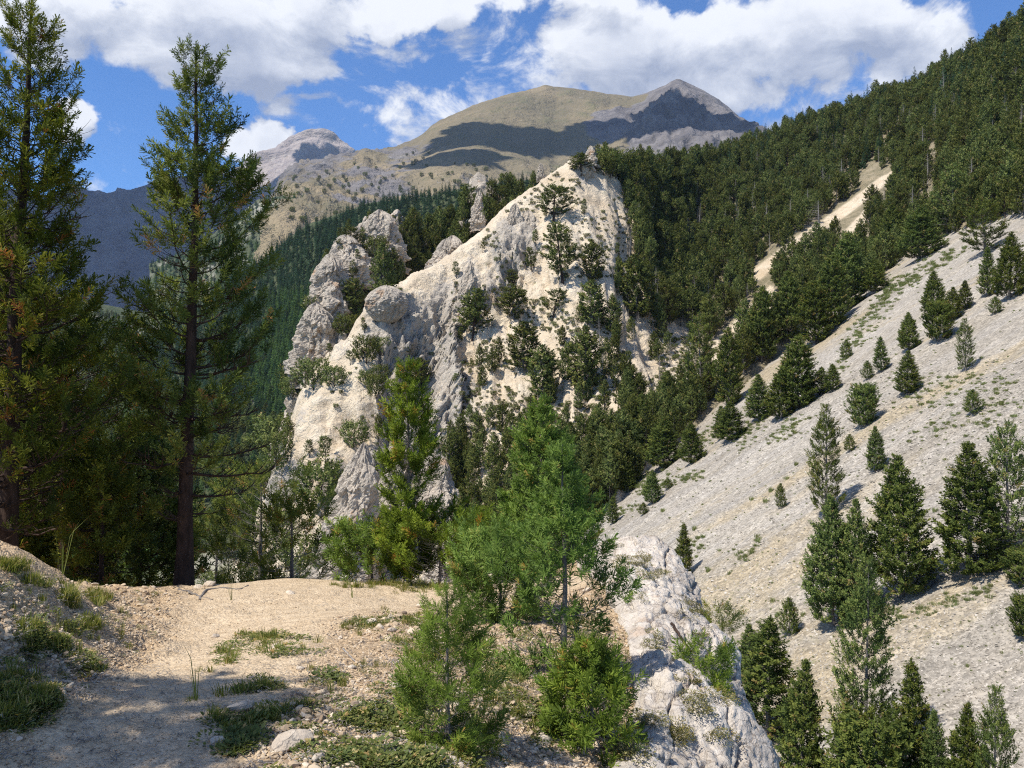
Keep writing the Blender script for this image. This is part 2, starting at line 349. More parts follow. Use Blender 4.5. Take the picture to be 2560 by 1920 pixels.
M['rock_mid'] = mat_rock('weathered_limestone', (.56, .475, .375), (.44, .38, .305), (.62, .545, .45), .35, .55, .5, dark=(.20, .17, .14))
M['stone'] = mat_rock('loose_limestone', (.60, .50, .38), (.48, .40, .31), (.68, .60, .49), 6.0, 0, .01)
M['peak'] = mat_far('pale_peak_rock', (.42, .36, .32), (.30, .26, .25), (.50, .45, .40))
M['shade_tinted'] = mat_far('shade_tinted_mountain', (.13, .13, .15), (.19, .185, .20), (.24, .23, .24))  # rock grey darkened and blued: cloud shade put into the colour
M['woodfloor'] = mat_woodfloor()

# ------------------------------------------------------------------ far terrain
def ext(rows, dpx=0): return rows
def disp_mountain(amp, sc, gully, seed, jag=0.0, pw=1.0):
    def f(P, N, px, t):
        fade = S(t, .02, .2)
        r = ridged(P, sc, 5, seed, .52, st=(1, .35, .35)); b = fbm(P, sc*2.3, 5, seed+9, .55)
        P = P+N*((r*gully+b*amp)*(.25+.75*fade))[:, None]
        if jag: P[:, 2] += jag*fbm(P, sc*6, 4, seed+3, .6)*(1-fade*.6)
        return P
    return f
# grassy mountain with the grey summit
sk = [(225, 420), (245, 330), (262, 250), (276, 205), (286, 180), (296, 169), (310, 164), (324, 162), (340, 158), (356, 157), (364, 152), (370, 154), (380, 155), (393, 150), (405, 144), (417, 139), (425, 133), (431, 127), (436, 124), (448, 118),
      (463, 111), (480, 104), (500, 100), (515, 95), (532, 91), (545, 88), (555, 89), (575, 90), (593, 93), (607, 96), (620, 97), (632, 99), (643, 97), (650, 94), (657, 91), (666, 88), (674, 84), (678, 82.5), (683, 84), (694, 89), (706, 95),
      (718, 102), (727, 109), (736, 116), (746, 124), (755, 130), (790, 158), (850, 205), (950, 260)]
D0 = lambda x: np.interp(x, [225, 300, 420, 555, 620, 678, 760, 950], [2300, 2500, 2900, 3300, 3150, 3000, 2800, 2500])
rows = [[(x, y+60, D0(x)+700) for x, y in sk], [(x, y+9, D0(x)+160) for x, y in sk], [(x, y, D0(x)) for x, y in sk],
        [(x, y+max(12, (210-y)*.35), D0(x)*.84) for x, y in sk], [(x, y+max(18, (215-y)*.72), D0(x)*.66) for x, y in sk],
        [(x, max(226, y+24), D0(x)*.50) for x, y in sk], [(x, max(270, y+30), D0(x)*.42) for x, y in sk], [(x, max(360, y+60), D0(x)*.34) for x, y in sk]]
dm = disp_mountain(9, .0021, 22, 5, 4)
def disp_g(P, N, px, t):
    P = dm(P, N, px, t)
    # rock spurs running down from the summits
    k = S(px, 600, 650)*S(t, .08, .2); P = P+N*(k*ridged(P, .0065, 5, 31, .6, st=(1, .2, .25))*42)[:, None]
    k = np.exp(-((px-470)/70)**2)*S(t, .45, .6); P = P+N*(k*ridged(P, .008, 5, 33, .6)*14)[:, None]
    k = (1-S(px, 360, 430)); P = P+N*(k*ridged(P, .009, 5, 35, .6, st=(1, 1, 1.5))*16)[:, None]; return P
def att_g(P, px, t):
    rk = S(px+fbm(P, .003, 4, 78)*50, 600, 640)*1.15*(1-.6*S(t, .80, .92)); rk = np.maximum(rk, (1-S(px, 400, 470))*(1-S(t, .62, .8))*.55)
    rk = np.maximum(rk, .45*np.exp(-((px-460)/90)**2)*S(t, .5, .65)); n = fbm(P, .004, 4, 77)
    return {'rock': np.clip(rk+n*.35, 0, 1)}
sheet('grassy_mountain', rows, 225, 950, 420, [3, 4, 44, 44, 38, 20, 5], disp_g, M['mountain'], smooth_cols=3, attrs=att_g)
# pale rocky peak on the left
sk = [(120, 250), (180, 212), (205, 196), (222, 184), (236, 173), (250, 162), (259, 157), (268, 152), (282, 145), (296, 139), (302, 136), (308, 133), (315, 131.5), (322, 132.5), (327, 135), (333, 140), (343, 146), (349, 150), (354, 157), (364, 166), (380, 182), (420, 215)]
D1 = 5200
rows = [[(x, y+40, D1+900) for x, y in sk], [(x, y, D1) for x, y in sk], [(x, y+18, D1*.95) for x, y in sk], [(x, y+70, D1*.78) for x, y in sk], [(x, y+150, D1*.6) for x, y in sk]]
dp = disp_mountain(20, .0016, 60, 12, 14)
def disp_p(P, N, px, t):
    P = dp(P, N, px, t); band = np.sin(P[:, 2]*.055+fbm(P, .002, 3, 4)*3); k = (1-S(t, .35, .62)); return P+N*(k*band*9)[:, None]
sheet('pale_rocky_peak', rows, 120, 420, 260, [5, 36, 50, 12], disp_p, M['peak'], smooth_cols=3)
# mountain behind the left trees, its cloud shade painted in as dark blue-grey
sk = [(-160, 150), (-80, 175), (0, 190), (45, 196), (62, 191), (69, 186), (77, 185), (86, 190), (105, 193), (118, 189), (128, 191), (138, 190), (148, 186), (168, 180), (190, 176), (215, 172), (230, 180), (260, 205), (330, 260)]
rows = [[(x, y+60, 5400) for x, y in sk], [(x, y, 4600) for x, y in sk], [(x, y+45, 4000) for x, y in sk], [(x, y+120, 3300) for x, y in sk], [(x, y+230, 2500) for x, y in sk]]
sheet('shade_tinted_mountain', rows, -160, 330, 220, [4, 30, 40, 20], disp_mountain(16, .0022, 55, 22, 10), M['shade_tinted'], smooth_cols=3)

# valley and forested ridges
def disp_wood(a, sc, seed):
    def f(P, N, px, t): return P+N*(fbm(P, sc, 5, seed)*a*S(t, 0, .1))[:, None]
    return f
def att_zero(P, px, t): return {'rock': np.zeros(len(P))}
def att_valley(P, px, t): return {'rock': S(fbm(P, .012, 4, 91), .25, .42)*.8}
sk = [(150, 262), (200, 244), (250, 206), (262, 198), (285, 196), (300, 196), (318, 203), (335, 214), (350, 228), (420, 260)]
rows = [[(x, y+30, 1900) for x, y in sk], [(x, y+2, 1650) for x, y in sk], [(x, y+60, 1300) for x, y in sk], [(x, 420, 950) for x, y in sk]]
sheet('spur_slope', rows, 150, 420, 140, [3, 26, 26], disp_wood(16, .01, 41), M['woodfloor'], attrs=lambda P, px, t: {'rock': S(fbm(P, .014, 4, 93), .0, .3)*.6})
sk = [(60, 385), (120, 352), (180, 318), (215, 296), (250, 268), (278, 248), (301, 229), (324, 220), (370, 203), (417, 200), (440, 196), (468, 188), (520, 180), (560, 176), (620, 170), (700, 172), (760, 180), (900, 230)]
DR = lambda x: np.interp(x, [60, 250, 470, 650, 900], [900, 880, 800, 900, 950])
rows = [[(x, y+30, DR(x)+160) for x, y in sk], [(x, y, DR(x)) for x, y in sk], [(x, y+70, DR(x)*.82) for x, y in sk], [(x, y+180, DR(x)*.62) for x, y in sk], [(x, y+420, DR(x)*.42) for x, y in sk]]
sheet('wooded_ridge', rows, 60, 900, 200, [3, 22, 28, 14], disp_wood(9, .012, 43), M['woodfloor'], attrs=lambda P, px, t: {'rock': S(fbm(P, .02, 4, 95), .32, .45)*S(t, .35, .6)*.9})
rows = [[(-260, 260, 1700), (0, 285, 1700), (240, 330, 1500), (420, 350, 1400)], [(-260, 330, 1000), (0, 350, 1000), (230, 372, 900), (420, 430, 700)],
        [(-260, 420, 520), (0, 430, 520), (230, 440, 460), (420, 520, 330)], [(-260, 560, 260), (0, 560, 250), (230, 545, 230), (420, 620, 160)], [(-260, 900, 130), (0, 860, 120), (230, 800, 110), (420, 850, 90)]]
sheet('valley_slope', rows, -260, 420, 160, [12, 30, 36, 24], disp_wood(8, .02, 45), M['woodfloor'], attrs=att_valley)

# ------------------------------------------------------------------ the eroded hill with the forested slope beside it
PA, PB, PC = .65, -.06, -25.0
def plane_D(px, py):
    u = (np.asarray(px, float)-CX)/F; v = (HY-np.asarray(py, float))/F
    return PC/np.minimum(v-PA*u-PB, -.02)
hx = [60, 120, 180, 204, 240, 270, 300, 320, 345, 362, 375, 392, 417, 440, 463, 485, 509, 530, 546, 560, 574, 590, 605, 620, 645, 700, 745, 800, 860, 900, 960, 1024, 1150]
hy = [700, 670, 640, 620, 560, 490, 400, 366, 345, 318, 302, 293, 279, 268, 250, 232, 209, 194, 183, 172, 163, 164, 168, 176, 172, 172, 155, 133, 113, 104, 78, 45, -30]
hD = [150, 165, 175, 180, 185, 190, 195, 198, 200, 203, 205, 208, 214, 220, 228, 235, 243, 250, 255, 258, 260, 264, 270, 280, 305, 390, 430, 440, 420, 400, 350, 300, 260]
bx = [60, 300, 420, 470, 520, 560, 600, 622, 660, 700, 740, 800, 845, 880, 930, 960, 1000, 1024, 1150]
by = [900, 760, 640, 600, 575, 550, 516, 496, 455, 420, 385, 335, 290, 265, 245, 232, 212, 195, 130]
ex = np.array(sorted(set(hx+bx)), float)
sy = np.interp(ex, hx, hy); sD = np.interp(ex, hx, hD); bY = np.interp(ex, bx, by)
bD = np.where(ex < 470, np.interp(ex, [60, 300, 470], [85, 92, 140]), plane_D(ex, bY)); bD = np.where(ex >= 470, plane_D(np.maximum(ex, 470), np.interp(np.maximum(ex, 470), bx, by)), bD)
def hrow(f, g): return list(zip(ex, sy+(bY-sy)*f, sD+(bD-sD)*g))
rows = [list(zip(ex, sy+26, sD+70)), list(zip(ex, sy+5, sD+14)), hrow(0, 0), hrow(.25, .30), hrow(.5, .56), hrow(.75, .79), hrow(1, 1.0), list(zip(ex, bY+70, bD*1.0))]
CLIFF = [(330, 420, 40, 35, .6), (395, 335, 30, 48, 1.0), (420, 360, 30, 70, .9), (445, 330, 20, 54, .8), (530, 246, 15, 38, .75), (508, 256, 17, 36, .85), (470, 295, 16, 36, .75), (552, 200, 9, 24, .5), (490, 290, 10, 40, .55), (340, 360, 16, 26, .7), (330, 470, 24, 50, .6), (310, 420, 14, 24, .6), (385, 440, 22, 60, .9), (400, 420, 42, 50, 1.0), (415, 480, 30, 60, .8),
         (370, 480, 22, 60, .7), (455, 400, 24, 40, .6), (250, 470, 60, 40, .8), (585, 175, 14, 16, .6), (450, 500, 22, 60, .7), (360, 400, 12, 40, .6)]
SOILB = [(340, 375, 34, 30), (560, 240, 30, 50), (600, 260, 40, 60), (320, 440, 25, 30)]
def py_of(P): return HY-F*P[:, 2]/np.maximum(P[:, 1], 1)
def px_of(P): return CX+F*P[:, 0]/np.maximum(P[:, 1], 1)
def rockmask(P, px, t):
    py = py_of(P); r = np.zeros(len(P))
    for (a, b, c, d, k) in CLIFF: r = np.maximum(r, k*np.exp(-((px-a)/c)**2-((py-b)/d)**2))
    r = np.clip(r*1.5+fbm(P, .06, 4, 61)*.35, 0, 1)
    for (a, b, c, d) in SOILB: r = r*(1-.9*np.exp(-((px-a)/c)**2-((py-b)/d)**2))
    return r
def woodmask(P, px, t):
    py = py_of(P); w = S(px, 655, 700); return w*(1-bare(px, py))
def bare(px, py):
    """pale bare strips inside the forest: 1 on the strip"""
    r = np.zeros(np.shape(px))
    for (x0, y0, x1, y1, w0, w1) in BARE:
        dx, dy = x1-x0, y1-y0; L = math.hypot(dx, dy); s = ((px-x0)*dx+(py-y0)*dy)/L/L; q = np.abs((px-x0)*dy-(py-y0)*dx)/L
        w = w0+(w1-w0)*np.clip(s, 0, 1); r = np.maximum(r, (1-S(q, w*.7, w*1.1))*(s > -.03)*(s < 1.03))
    return r
BARE = [(756, 275, 890, 176, 7, 5), (840, 250, 868, 212, 9, 6), (835, 300, 790, 345, 9, 7), (650, 430, 770, 292, 22, 5), (690, 330, 665, 395, 22, 22), (915, 205, 945, 192, 5, 5), (925, 160, 940, 150, 4, 3), (740, 330, 800, 290, 5, 5)]
def disp_hill(P, N, px, t):
    r = rockmask(P, px, t); k = S(t, .0, .3)
    rill = ridged(P, .10, 4, 71, .5, st=(1.6, .15, .15)); big = fbm(P, .018, 3, 72, .5, st=(1.5, .5, .5))
    ck = fbm(P, .11, 5, 73, .62, st=(1.3, 1, .55)); rg = ridged(P, .09, 5, 74, .6, st=(1.5, 1, .35))
    c1, c2, cv = cells(P*np.array([.16, .16, .09]), 75)
    w = S(px, 620, 700)
    d = rill*1.6*(1-r)*(1-.6*w)+big*5*k*(1-S(t, .8, .95))+r*(ck*3.0+rg*2.6+cv*4.2-1.8+fbm(P, .42, 4, 79, .7)*2.4+ridged(P, .30, 3, 80, .6, st=(1.4, 1, .5))*.9)+fbm(P, .5, 3, 76)*.35*(1+r)
    wall = ridged(P, .034, 4, 88, .55, st=(1.5, .25, .22)); d = d+(wall-.35)*(2.6+6.5*r)*(1-w)*k+(ridged(P, .012, 2, 89, .5, st=(1, .1, .1)))*3.0*(1-w)*k
    edge = .35+.65*S(t, .12, .24)
    Q = P+N*(d*edge)[:, None]; Q[:, 2] += (r*2.0+.6)*fbm(P, .25, 4, 78)*(1-.5*edge); return Q
sheet('eroded_hillside', rows, 60, 1150, 680, [4, 6, 85, 80, 70, 48, 8], disp_hill, M['hill'], smooth_cols=5,
      attrs=lambda P, px, t: {'rock': rockmask(P, px, t), 'wood': woodmask(P, px, t)})
# cliffs of the ridge behind
sk = [(270, 450), (285, 420), (292, 390), (298, 355), (304, 340), (312, 325), (317, 300), (320, 285), (326, 266), (330, 256), (336, 250), (340, 243), (350, 240), (352, 232), (362, 228), (366, 222), (372, 216), (384, 213), (390, 215), (398, 212), (404, 219), (412, 226), (425, 240),
      (432, 238), (438, 235), (448, 234), (458, 238), (464, 230), (467, 200), (470, 184), (478, 178), (486, 182), (493, 192), (500, 200), (520, 205), (540, 196), (560, 190), (600, 190)]
DB = lambda x: np.interp(x, [270, 320, 400, 470, 600], [225, 232, 262, 285, 300])
rows = [[(x+6, y+40, DB(x)+45) for x, y in sk], [(x+1, y+5, DB(x)+6) for x, y in sk], [(x, y, DB(x)) for x, y in sk], [(x, y+38, DB(x)*.965) for x, y in sk], [(x, y+90, DB(x)*.93) for x, y in sk], [(x, y+200, DB(x)*.86) for x, y in sk]]
def disp_back(P, N, px, t):
    e = .3+.7*S(t, .2, .4); c1, c2, cv = cells(P*np.array([.14, .14, .11]), 81)
    d = fbm(P, .10, 5, 82, .62)*3.5+fbm(P, .45, 4, 85, .7)*1.6+ridged(P, .12, 4, 83, .6, st=(1.3, 1, .5))*1.6+cv*5-2.2; Q = P+N*(d*e)[:, None]; Q[:, 2] += 1.8*fbm(P, .22, 4, 84); return Q
sheet('rear_cliffs', rows, 270, 600, 330, [4, 6, 64, 56, 40], disp_back, M['rock_mid'], smooth_cols=3)

# ------------------------------------------------------------------ scree slope
cols = np.linspace(400, 1250, 420)
ds = np.concatenate([np.geomspace(12, 320, 400)])
u = (cols-CX)/F; X = u[None, :]*ds[:, None]; Y = np.repeat(ds[:, None], len(cols), 1)
Pn = np.stack([X, Y, PA*X+PB*Y+PC], -1).reshape(-1, 3)
Pn[:, 2] += fbm(Pn, .03, 4, 101)*1.6+ridged(Pn, .05, 3, 102, st=(.3, 1.4, .3))*.5+fbm(Pn, .4, 3, 103)*.07+fbm(Pn, 1.8, 2, 104)*.03*(Pn[:, 1] < 120)
me = mesh_np('scree_slope', Pn, grid_faces(len(ds), len(cols)), [M['scree']]); o = obj('scree_slope', me); tag(o, kind='structure')
BV['scree_slope'] = BVHTree.FromPolygons(Pn.tolist(), grid_faces(len(ds), len(cols)).tolist())

# ------------------------------------------------------------------ near ground: path, bank and spur
ctrl = [(60, 768, 3.3), (200, 768, 3.3), (150, 700, 4.0), (250, 650, 5.3), (200, 610, 7.5), (180, 590, 9.4), (260, 582, 9.6), (330, 580, 9.6), (430, 586, 9.3), (300, 620, 7), (440, 602, 8.4), (480, 592, 8.9), (520, 584, 9.2), (585, 572, 9.6),
        (350, 768, 3.4), (450, 768, 3.6), (560, 768, 4), (400, 680, 4.9), (500, 680, 5.2), (600, 680, 5.8), (450, 630, 6.6), (550, 620, 7.4), (605, 612, 7.7), (640, 768, 4.5), (700, 768, 4.9), (762, 768, 5.4), (640, 650, 6.6), (700, 690, 6.5), (735, 676, 7.1), (650, 566, 9.2), (690, 590, 9.0), (660, 546, 9.9), (612, 548, 10.1),
        (0, 560, 4.8), (40, 578, 5.2), (75, 592, 6.0), (105, 603, 7.2), (0, 640, 4.2), (50, 680, 4.1), (95, 650, 5.1), (0, 700, 3.7), (115, 625, 6.3)]
W = [unproj(a, b, c) for a, b, c in ctrl]
W += [np.array(q, float) for q in [(2.3, 5.4, -4.6), (3.6, 5.4, -8.5), (2.85, 9, -4.8), (4.2, 9, -9), (1.9, 11.2, -3.3), (2.2, 13, -7), (-1, 11.2, -3.4), (-4, 11.2, -3.1), (0, 13, -5.6), (-4, 13.5, -4.9), (-3, 17, -9.5), (1, 17, -11),
      (-4.5, 6.2, -1.25), (-6, 6, -1.2), (-5.2, 8.6, -2.3), (-7.5, 9, -2.8), (-5.5, 12, -4.2), (-8, 13, -5.5), (-3.6, 3.4, -.85), (-2.35, 3.3, -1.55), (-6, 3, -.5), (-9, 4, -.3), (0, 0, -1.6), (-1.5, 1, -1.6), (1, 1.5, -1.65), (2.3, 2, -2.4), (-4, -1, -.8), (-8, -3, -.1), (4, 1, -5), (5, 4, -9), (3, -3, -2.5), (0, -4, -1.5), (-9.5, 17, -8)]]
W = np.array(W)
def tps(A, B):
    r2 = ((A[:, None, :2]-B[None, :, :2])**2).sum(-1); return np.where(r2 > 0, r2*np.log(r2+1e-12)*.5, 0)
n = len(W); K = tps(W, W)+np.eye(n)*.02; Q = np.hstack([np.ones((n, 1)), W[:, :2]]); A = np.block([[K, Q], [Q.T, np.zeros((3, 3))]])
cf = np.linalg.solve(A, np.concatenate([W[:, 2], np.zeros(3)]))
TN = n
def ground0(x, y):
    P = np.stack([np.ravel(x), np.ravel(y)], -1); out = np.zeros(len(P))
    for i in range(0, len(P), 40000):
        q = P[i:i+40000]; out[i:i+40000] = tps(q, W)@cf[:TN]+cf[TN]+q@cf[TN+1:]
    return out
# path centre line in the picture, for wear and colour
PATHC = [(60, 800, 150), (130, 760, 150), (175, 720, 125), (215, 680, 105), (245, 645, 92), (262, 615, 100), (290, 596, 120), (400, 592, 110), (500, 592, 60), (560, 582, 40)]
def pathmask(P):
    px = px_of(P); py = py_of(P); r = np.zeros(len(P))
    for k in range(len(PATHC)-1):
        (x0, y0, w0), (x1, y1, w1) = PATHC[k], PATHC[k+1]
        A0 = unproj(x0, y0, 1); A1 = unproj(x1, y1, 1)
        for s in np.linspace(0, 1, 6):
            X = x0+(x1-x0)*s; Yp = y0+(y1-y0)*s; w = w0+(w1-w0)*s
            r = np.maximum(r, 1-S(np.sqrt(((px-X)/w)**2+((py-Yp)/(w*.22))**2), .55, 1.15))
    return r*(P[:, 1] > 1)
xs = np.arange(-9.5, 5.0, .04); ys = np.concatenate([np.arange(-4, 2.4, .12), np.arange(2.4, 11.5, .036), np.arange(11.5, 17, .12)])
X, Y = np.meshgrid(xs, ys); Z = ground0(X, Y); P = np.stack([X.ravel(), Y.ravel(), Z], -1)
pm = np.clip(pathmask(P)+fbm(P, 1.3, 3, 111)*.2, 0, 1)
P[:, 2] += fbm(P, .9, 4, 112)*.07*(1-.5*pm)+fbm(P, 5, 4, 113)*.022*(1-.65*pm)+fbm(P, 22, 2, 114)*.006
bank = S(-P[:, 0]*1.0-.9, .3, 1.0)*(1-pm); P[:, 2] += bank*(ridged(P, 1.6, 4, 115)*.07)
me = mesh_np('near_ground', P, grid_faces(len(ys), len(xs)), [M['soil']], attrs={'path': pm}); o = obj('path_ground', me); tag(o, kind='structure')
PM_SRC = (xs.copy(), ys.copy(), pm.reshape(len(ys), len(xs)))
def pathmask1(p):
    i = int(np.searchsorted(PM_SRC[1], p[1])); j = int(np.searchsorted(PM_SRC[0], p[0])); return float(PM_SRC[2][min(i, len(PM_SRC[1])-1), min(j, len(PM_SRC[0])-1)])
BV['near'] = BVHTree.FromPolygons(P.tolist(), grid_faces(len(ys), len(xs)).tolist())

# pale rock outcrop on the right edge of the spur
def edge_x(y): return np.interp(y, [3.0, 4.4, 5.4, 6.4, 7.1, 8.0, 9.0, 9.6, 10.2, 10.8], [1.15, 1.48, 1.76, 1.93, 2.06, 2.10, 2.08, 1.95, 1.72, 1.3])
def left_x(y): return np.interp(y, [3.0, 4.4, 5.4, 7.0, 8.5, 9.6, 10.8], [.35, .55, .85, 1.0, .95, .85, .8])
ys = np.arange(3.0, 10.9, .022); s = np.concatenate([np.linspace(-.12, 1, 110), np.linspace(1.01, 2.0, 60)])
YY, SS = np.meshgrid(ys, s, indexing='ij'); L = left_x(YY); E = edge_x(YY); XX = L+(E-L)*np.minimum(SS, 1)+np.clip(SS-1, 0, 1)*1.1
Z = ground0(L.ravel()+(E-L).ravel()*np.minimum(SS, 1).ravel()*.93, YY.ravel()).reshape(XX.shape)
Z = Z+.10*S(SS, -.1, .25)-.16*S(-SS, -.03, .12)-np.clip(SS-1, 0, 1)**.75*5.2*(.8+.2*np.sin(YY))
Z = Z-1.4*S(YY, 10.2, 10.9)
P = np.stack([XX.ravel(), YY.ravel(), Z.ravel()], -1)
G = P.reshape(len(ys), len(s), 3); N = np.cross(np.gradient(G, axis=1), np.gradient(G, axis=0)); N /= np.linalg.norm(N, axis=2, keepdims=True)+1e-9; N *= np.where(N[..., 2:3]+N[..., :1] < 0, -1, 1); N = N.reshape(-1, 3)
k = S(SS.ravel(), -.05, .2)
c1, c2, cv = cells(P*np.array([2.6, 1.7, 2.4])+fbm(P, 2.5, 3, 121)[:, None]*.5, 122); c3, c4, cw = cells(P*9.0+fbm(P, 8, 2, 123)[:, None]*.4, 124)
c5, c6, cx_ = cells(P*17.0, 128); d = (cv-.5)*.06+fbm(P, 1.4, 3, 125, .5)*.10+ridged(P, 3.0, 5, 126, .62, st=(2.0, .5, 1))*.030+(cw-.5)*.026+(cx_-.5)*.016+(1-S(c2-c1, 0, .08))*-.09+fbm(P, 30, 3, 127)*.014
d = d*.8
P = P+N*(d*k)[:, None]
F1 = grid_faces(len(ys), len(s)); me = mesh_np('rock_outcrop', P, F1, [M['rock_near']], smooth=True); o = obj('rock_outcrop', me)
tag(o, 'big pale whitish rock outcrop falling away at the right of the path', 'rock')
BV['rock'] = BVHTree.FromPolygons(P.tolist(), F1.tolist())

# ------------------------------------------------------------------ rock blobs: towers, spires, boulders
def rock_mesh(name, seed, dims, lean=0.0, taper=.5, mat='rock_mid', ball=False):
    """an upright rock, base at z=0, dims = width, depth, height"""
    w, dpt, h = dims; nth, nz = 84, 80
    th = np.linspace(0, 2*np.pi, nth, endpoint=False); z = np.linspace(0, 1, nz); TH, ZZ = np.meshgrid(th, z)
    if ball: prof = np.sqrt(np.maximum(0, 1-(2*ZZ-1)**2))+.01
    else: prof = (1-ZZ**3.2)**.5*(1-taper*ZZ)+.02
    q = np.stack([np.cos(TH)*w/2, np.sin(TH)*dpt/2, ZZ*h], -1).reshape(-1, 3)
    m = max(w, 1.0); B = fbm(q, 1.3/m, 4, seed, .6); C = cells(q*np.array([2.6, 2.6, 1.5])/m+fbm(q, 2/m, 2, seed+9)[:, None]*.3, seed+3); C2 = cells(q*np.array([6.5, 6.5, 4.2])/m, seed+5)
    r = 1+(.30*B+.16*fbm(q, 5.5/m, 4, seed+11, .7)+.30*(C[2]-.5)+.13*(C2[2]-.5)+.12*ridged(q, 3.2/m, 4, seed+7, .65, st=(1, 1, .4))-.10*(1-S(C[1]-C[0], 0, .12)))*(.55 if ball else 1)
    step = np.round(ZZ.ravel()*5+fbm(q, 1.5/m, 2, seed+4)*1.2); r = r+(.10*np.sin(step*2.4+seed) if not ball else 0)
    r = r.reshape(TH.shape)
    X = np.cos(TH)*prof*w/2*r+lean*ZZ*h; Y = np.sin(TH)*prof*dpt/2*r; Z = ZZ*h*(1+.07*fbm(q*np.array([1, 1, 0]), 3/m, 3, seed+2).reshape(TH.shape))-h*.04
    V = np.stack([X, Y, Z], -1).reshape(-1, 3); V = np.vstack([V, [[lean*h, 0, V[-nth:, 2].mean()]]])
    i = (np.arange(nz-1)[:, None]*nth+np.arange(nth)[None, :]); j = (np.arange(nz-1)[:, None]*nth+(np.arange(nth)+1)[None, :] % nth)
    Fc = np.stack([i, j, j+nth, i+nth], -1).reshape(-1, 4); last = (nz-1)*nth
    me = bpy.data.meshes.new(name); fs = Fc.tolist()+[[last+a, last+(a+1) % nth, len(V)-1] for a in range(nth)]; me.from_pydata(V.tolist(), [], fs); me.materials.append(M[mat]); me.update(); return me
# px of base centre, py of base, py of top, px width, terrain, lean, taper, label
SPIRES = [(346, 582, 446, 60, 118, .16, .50, 'rock_spire', 'tall leaning pale rock spire with the broad foot, left of the slim young pine'),
          (388, 510, 462, 32, 124, .18, .45, 'rock_spire', 'short sharp rock fin with a shaded brown right face beside the tall leaning spire'),
          (436, 550, 458, 44, 122, .06, .42, 'rock_spire', 'jagged pale rock tower standing right of the slim young pine'),
          (452, 560, 515, 22, 118, .02, .5, 'rock_spire', 'low grey rock rib below and right of the jagged tower'),
          (436, 590, 552, 26, 112, .05, .5, 'rock_spire', 'small pale rock hump at the foot of the jagged tower'),
          (344, 590, 535, 44, 110, .05, .35, 'rock_spire', 'orange and grey rock foot just above the path edge'),
          (386, 320, 288, 34, 203, 0, .12, 'boulder', 'round grey boulder bulging from the left end of the white ridge'),
          (512, 262, 205, 26, 236, .06, .5, 'rock_tower', 'twin pointed grey rock tower halfway up the white ridge'),
          (528, 268, 212, 34, 237, .02, .4, 'rock_tower', 'broad ribbed grey rock tower beside the twin points on the white ridge'),
          (466, 320, 262, 26, 222, .10, .6, 'rock_tower', 'dark edged rock rib on the left part of the white ridge'),
          (478, 228, 192, 13, 268, .04, .3, 'rock_tower', 'slender grey rock tower among pines on the rear ridge'),
          (591, 166, 146, 14, 262, .0, .5, 'rock_pinnacle', 'small pointed pinnacle standing on the top of the hill'),
          (583, 182, 162, 20, 258, .05, .4, 'boulder', 'pale boulder just under the summit pinnacle of the hill'),
          (541, 180, 163, 9, 262, .0, .5, 'rock_pinnacle', 'tiny rock tooth on the ridge line left of the hill summit'),
          (452, 268, 236, 28, 245, .0, .35, 'rock_tower', 'square topped grey tower on the rear ridge above the white crest'),
          (440, 300, 240, 34, 240, .12, .5, 'rock_tower', 'narrow leaning slab on the rear ridge between dark pines'),
          (346, 285, 236, 44, 236, .0, .3, 'rock_tower', 'broken crag at the left end of the rear cliffs'),
          (380, 268, 212, 44, 246, .0, .35, 'rock_tower', 'highest broken crag of the rear cliffs with pines on it'),
          (330, 335, 256, 42, 226, .0, .3, 'rock_tower', 'overhanging outer crag at the far left of the rear cliffs'),
          (316, 380, 305, 44, 218, .0, .3, 'rock_tower', 'lower left buttress of the rear cliffs above the beige slope')]
for i, (px, pb, pt, pw, D, lean, tp, nm, lab) in enumerate(SPIRES):
    sc = D/F; base = unproj(px, pb, D); h = (pb-pt)*sc*1.03; w = pw*sc*1.1
    for nt in (['eroded_hillside'] if D < 236 and px > 330 else []):
        p, _ = hit(nt, px, pb)
        if p is not None: D = p.y; sc = D/F; base = np.array(p); h = (pb-pt)*sc*1.03; w = pw*sc*1.1
    ball = nm == 'boulder'; me = rock_mesh(nm, 300+i, (w, w*.9, h*(1.08 if not ball else 1.15)), lean, tp, ball=ball)
    o = obj(nm, me, loc=(base[0]-lean*h*.3, base[1]+.5, base[2]-h*.06)); tag(o, lab, 'rock')

# ------------------------------------------------------------------ trees
def tube(pts, rad, sides=6):
    pts = np.asarray(pts, float); n = len(pts); rad = np.asarray(rad, float)
    t = np.gradient(pts, axis=0); t /= np.linalg.norm(t, axis=1, keepdims=True)+1e-9
    ref = np.where(np.abs(t[:, 2:3]) < .9, np.array([[0, 0, 1.]]), np.array([[1., 0, 0]]))
    a = np.cross(t, ref); a /= np.linalg.norm(a, axis=1, keepdims=True)+1e-9; b = np.cross(t, a)
    th = np.linspace(0, 2*np.pi, sides, endpoint=False)
    V = pts[:, None]+rad[:, None, None]*(np.cos(th)[None, :, None]*a[:, None]+np.sin(th)[None, :, None]*b[:, None])
    i = np.arange(n-1)[:, None]*sides+np.arange(sides)[None]; j = np.arange(n-1)[:, None]*sides+(np.arange(sides)+1)[None] % sides
    return V.reshape(-1, 3), np.stack([i, j, j+sides, i+sides], -1).reshape(-1, 4)
class Geo:
    def __init__(s): s.V = []; s.F = []; s.n = 0
    def add(s, VF): V, Fc = VF; s.V.append(V); s.F.append(Fc+s.n); s.n += len(V)
    def arr(s): return (np.vstack(s.V), np.vstack(s.F)) if s.V else (np.zeros((0, 3)), np.zeros((0, 4), int))
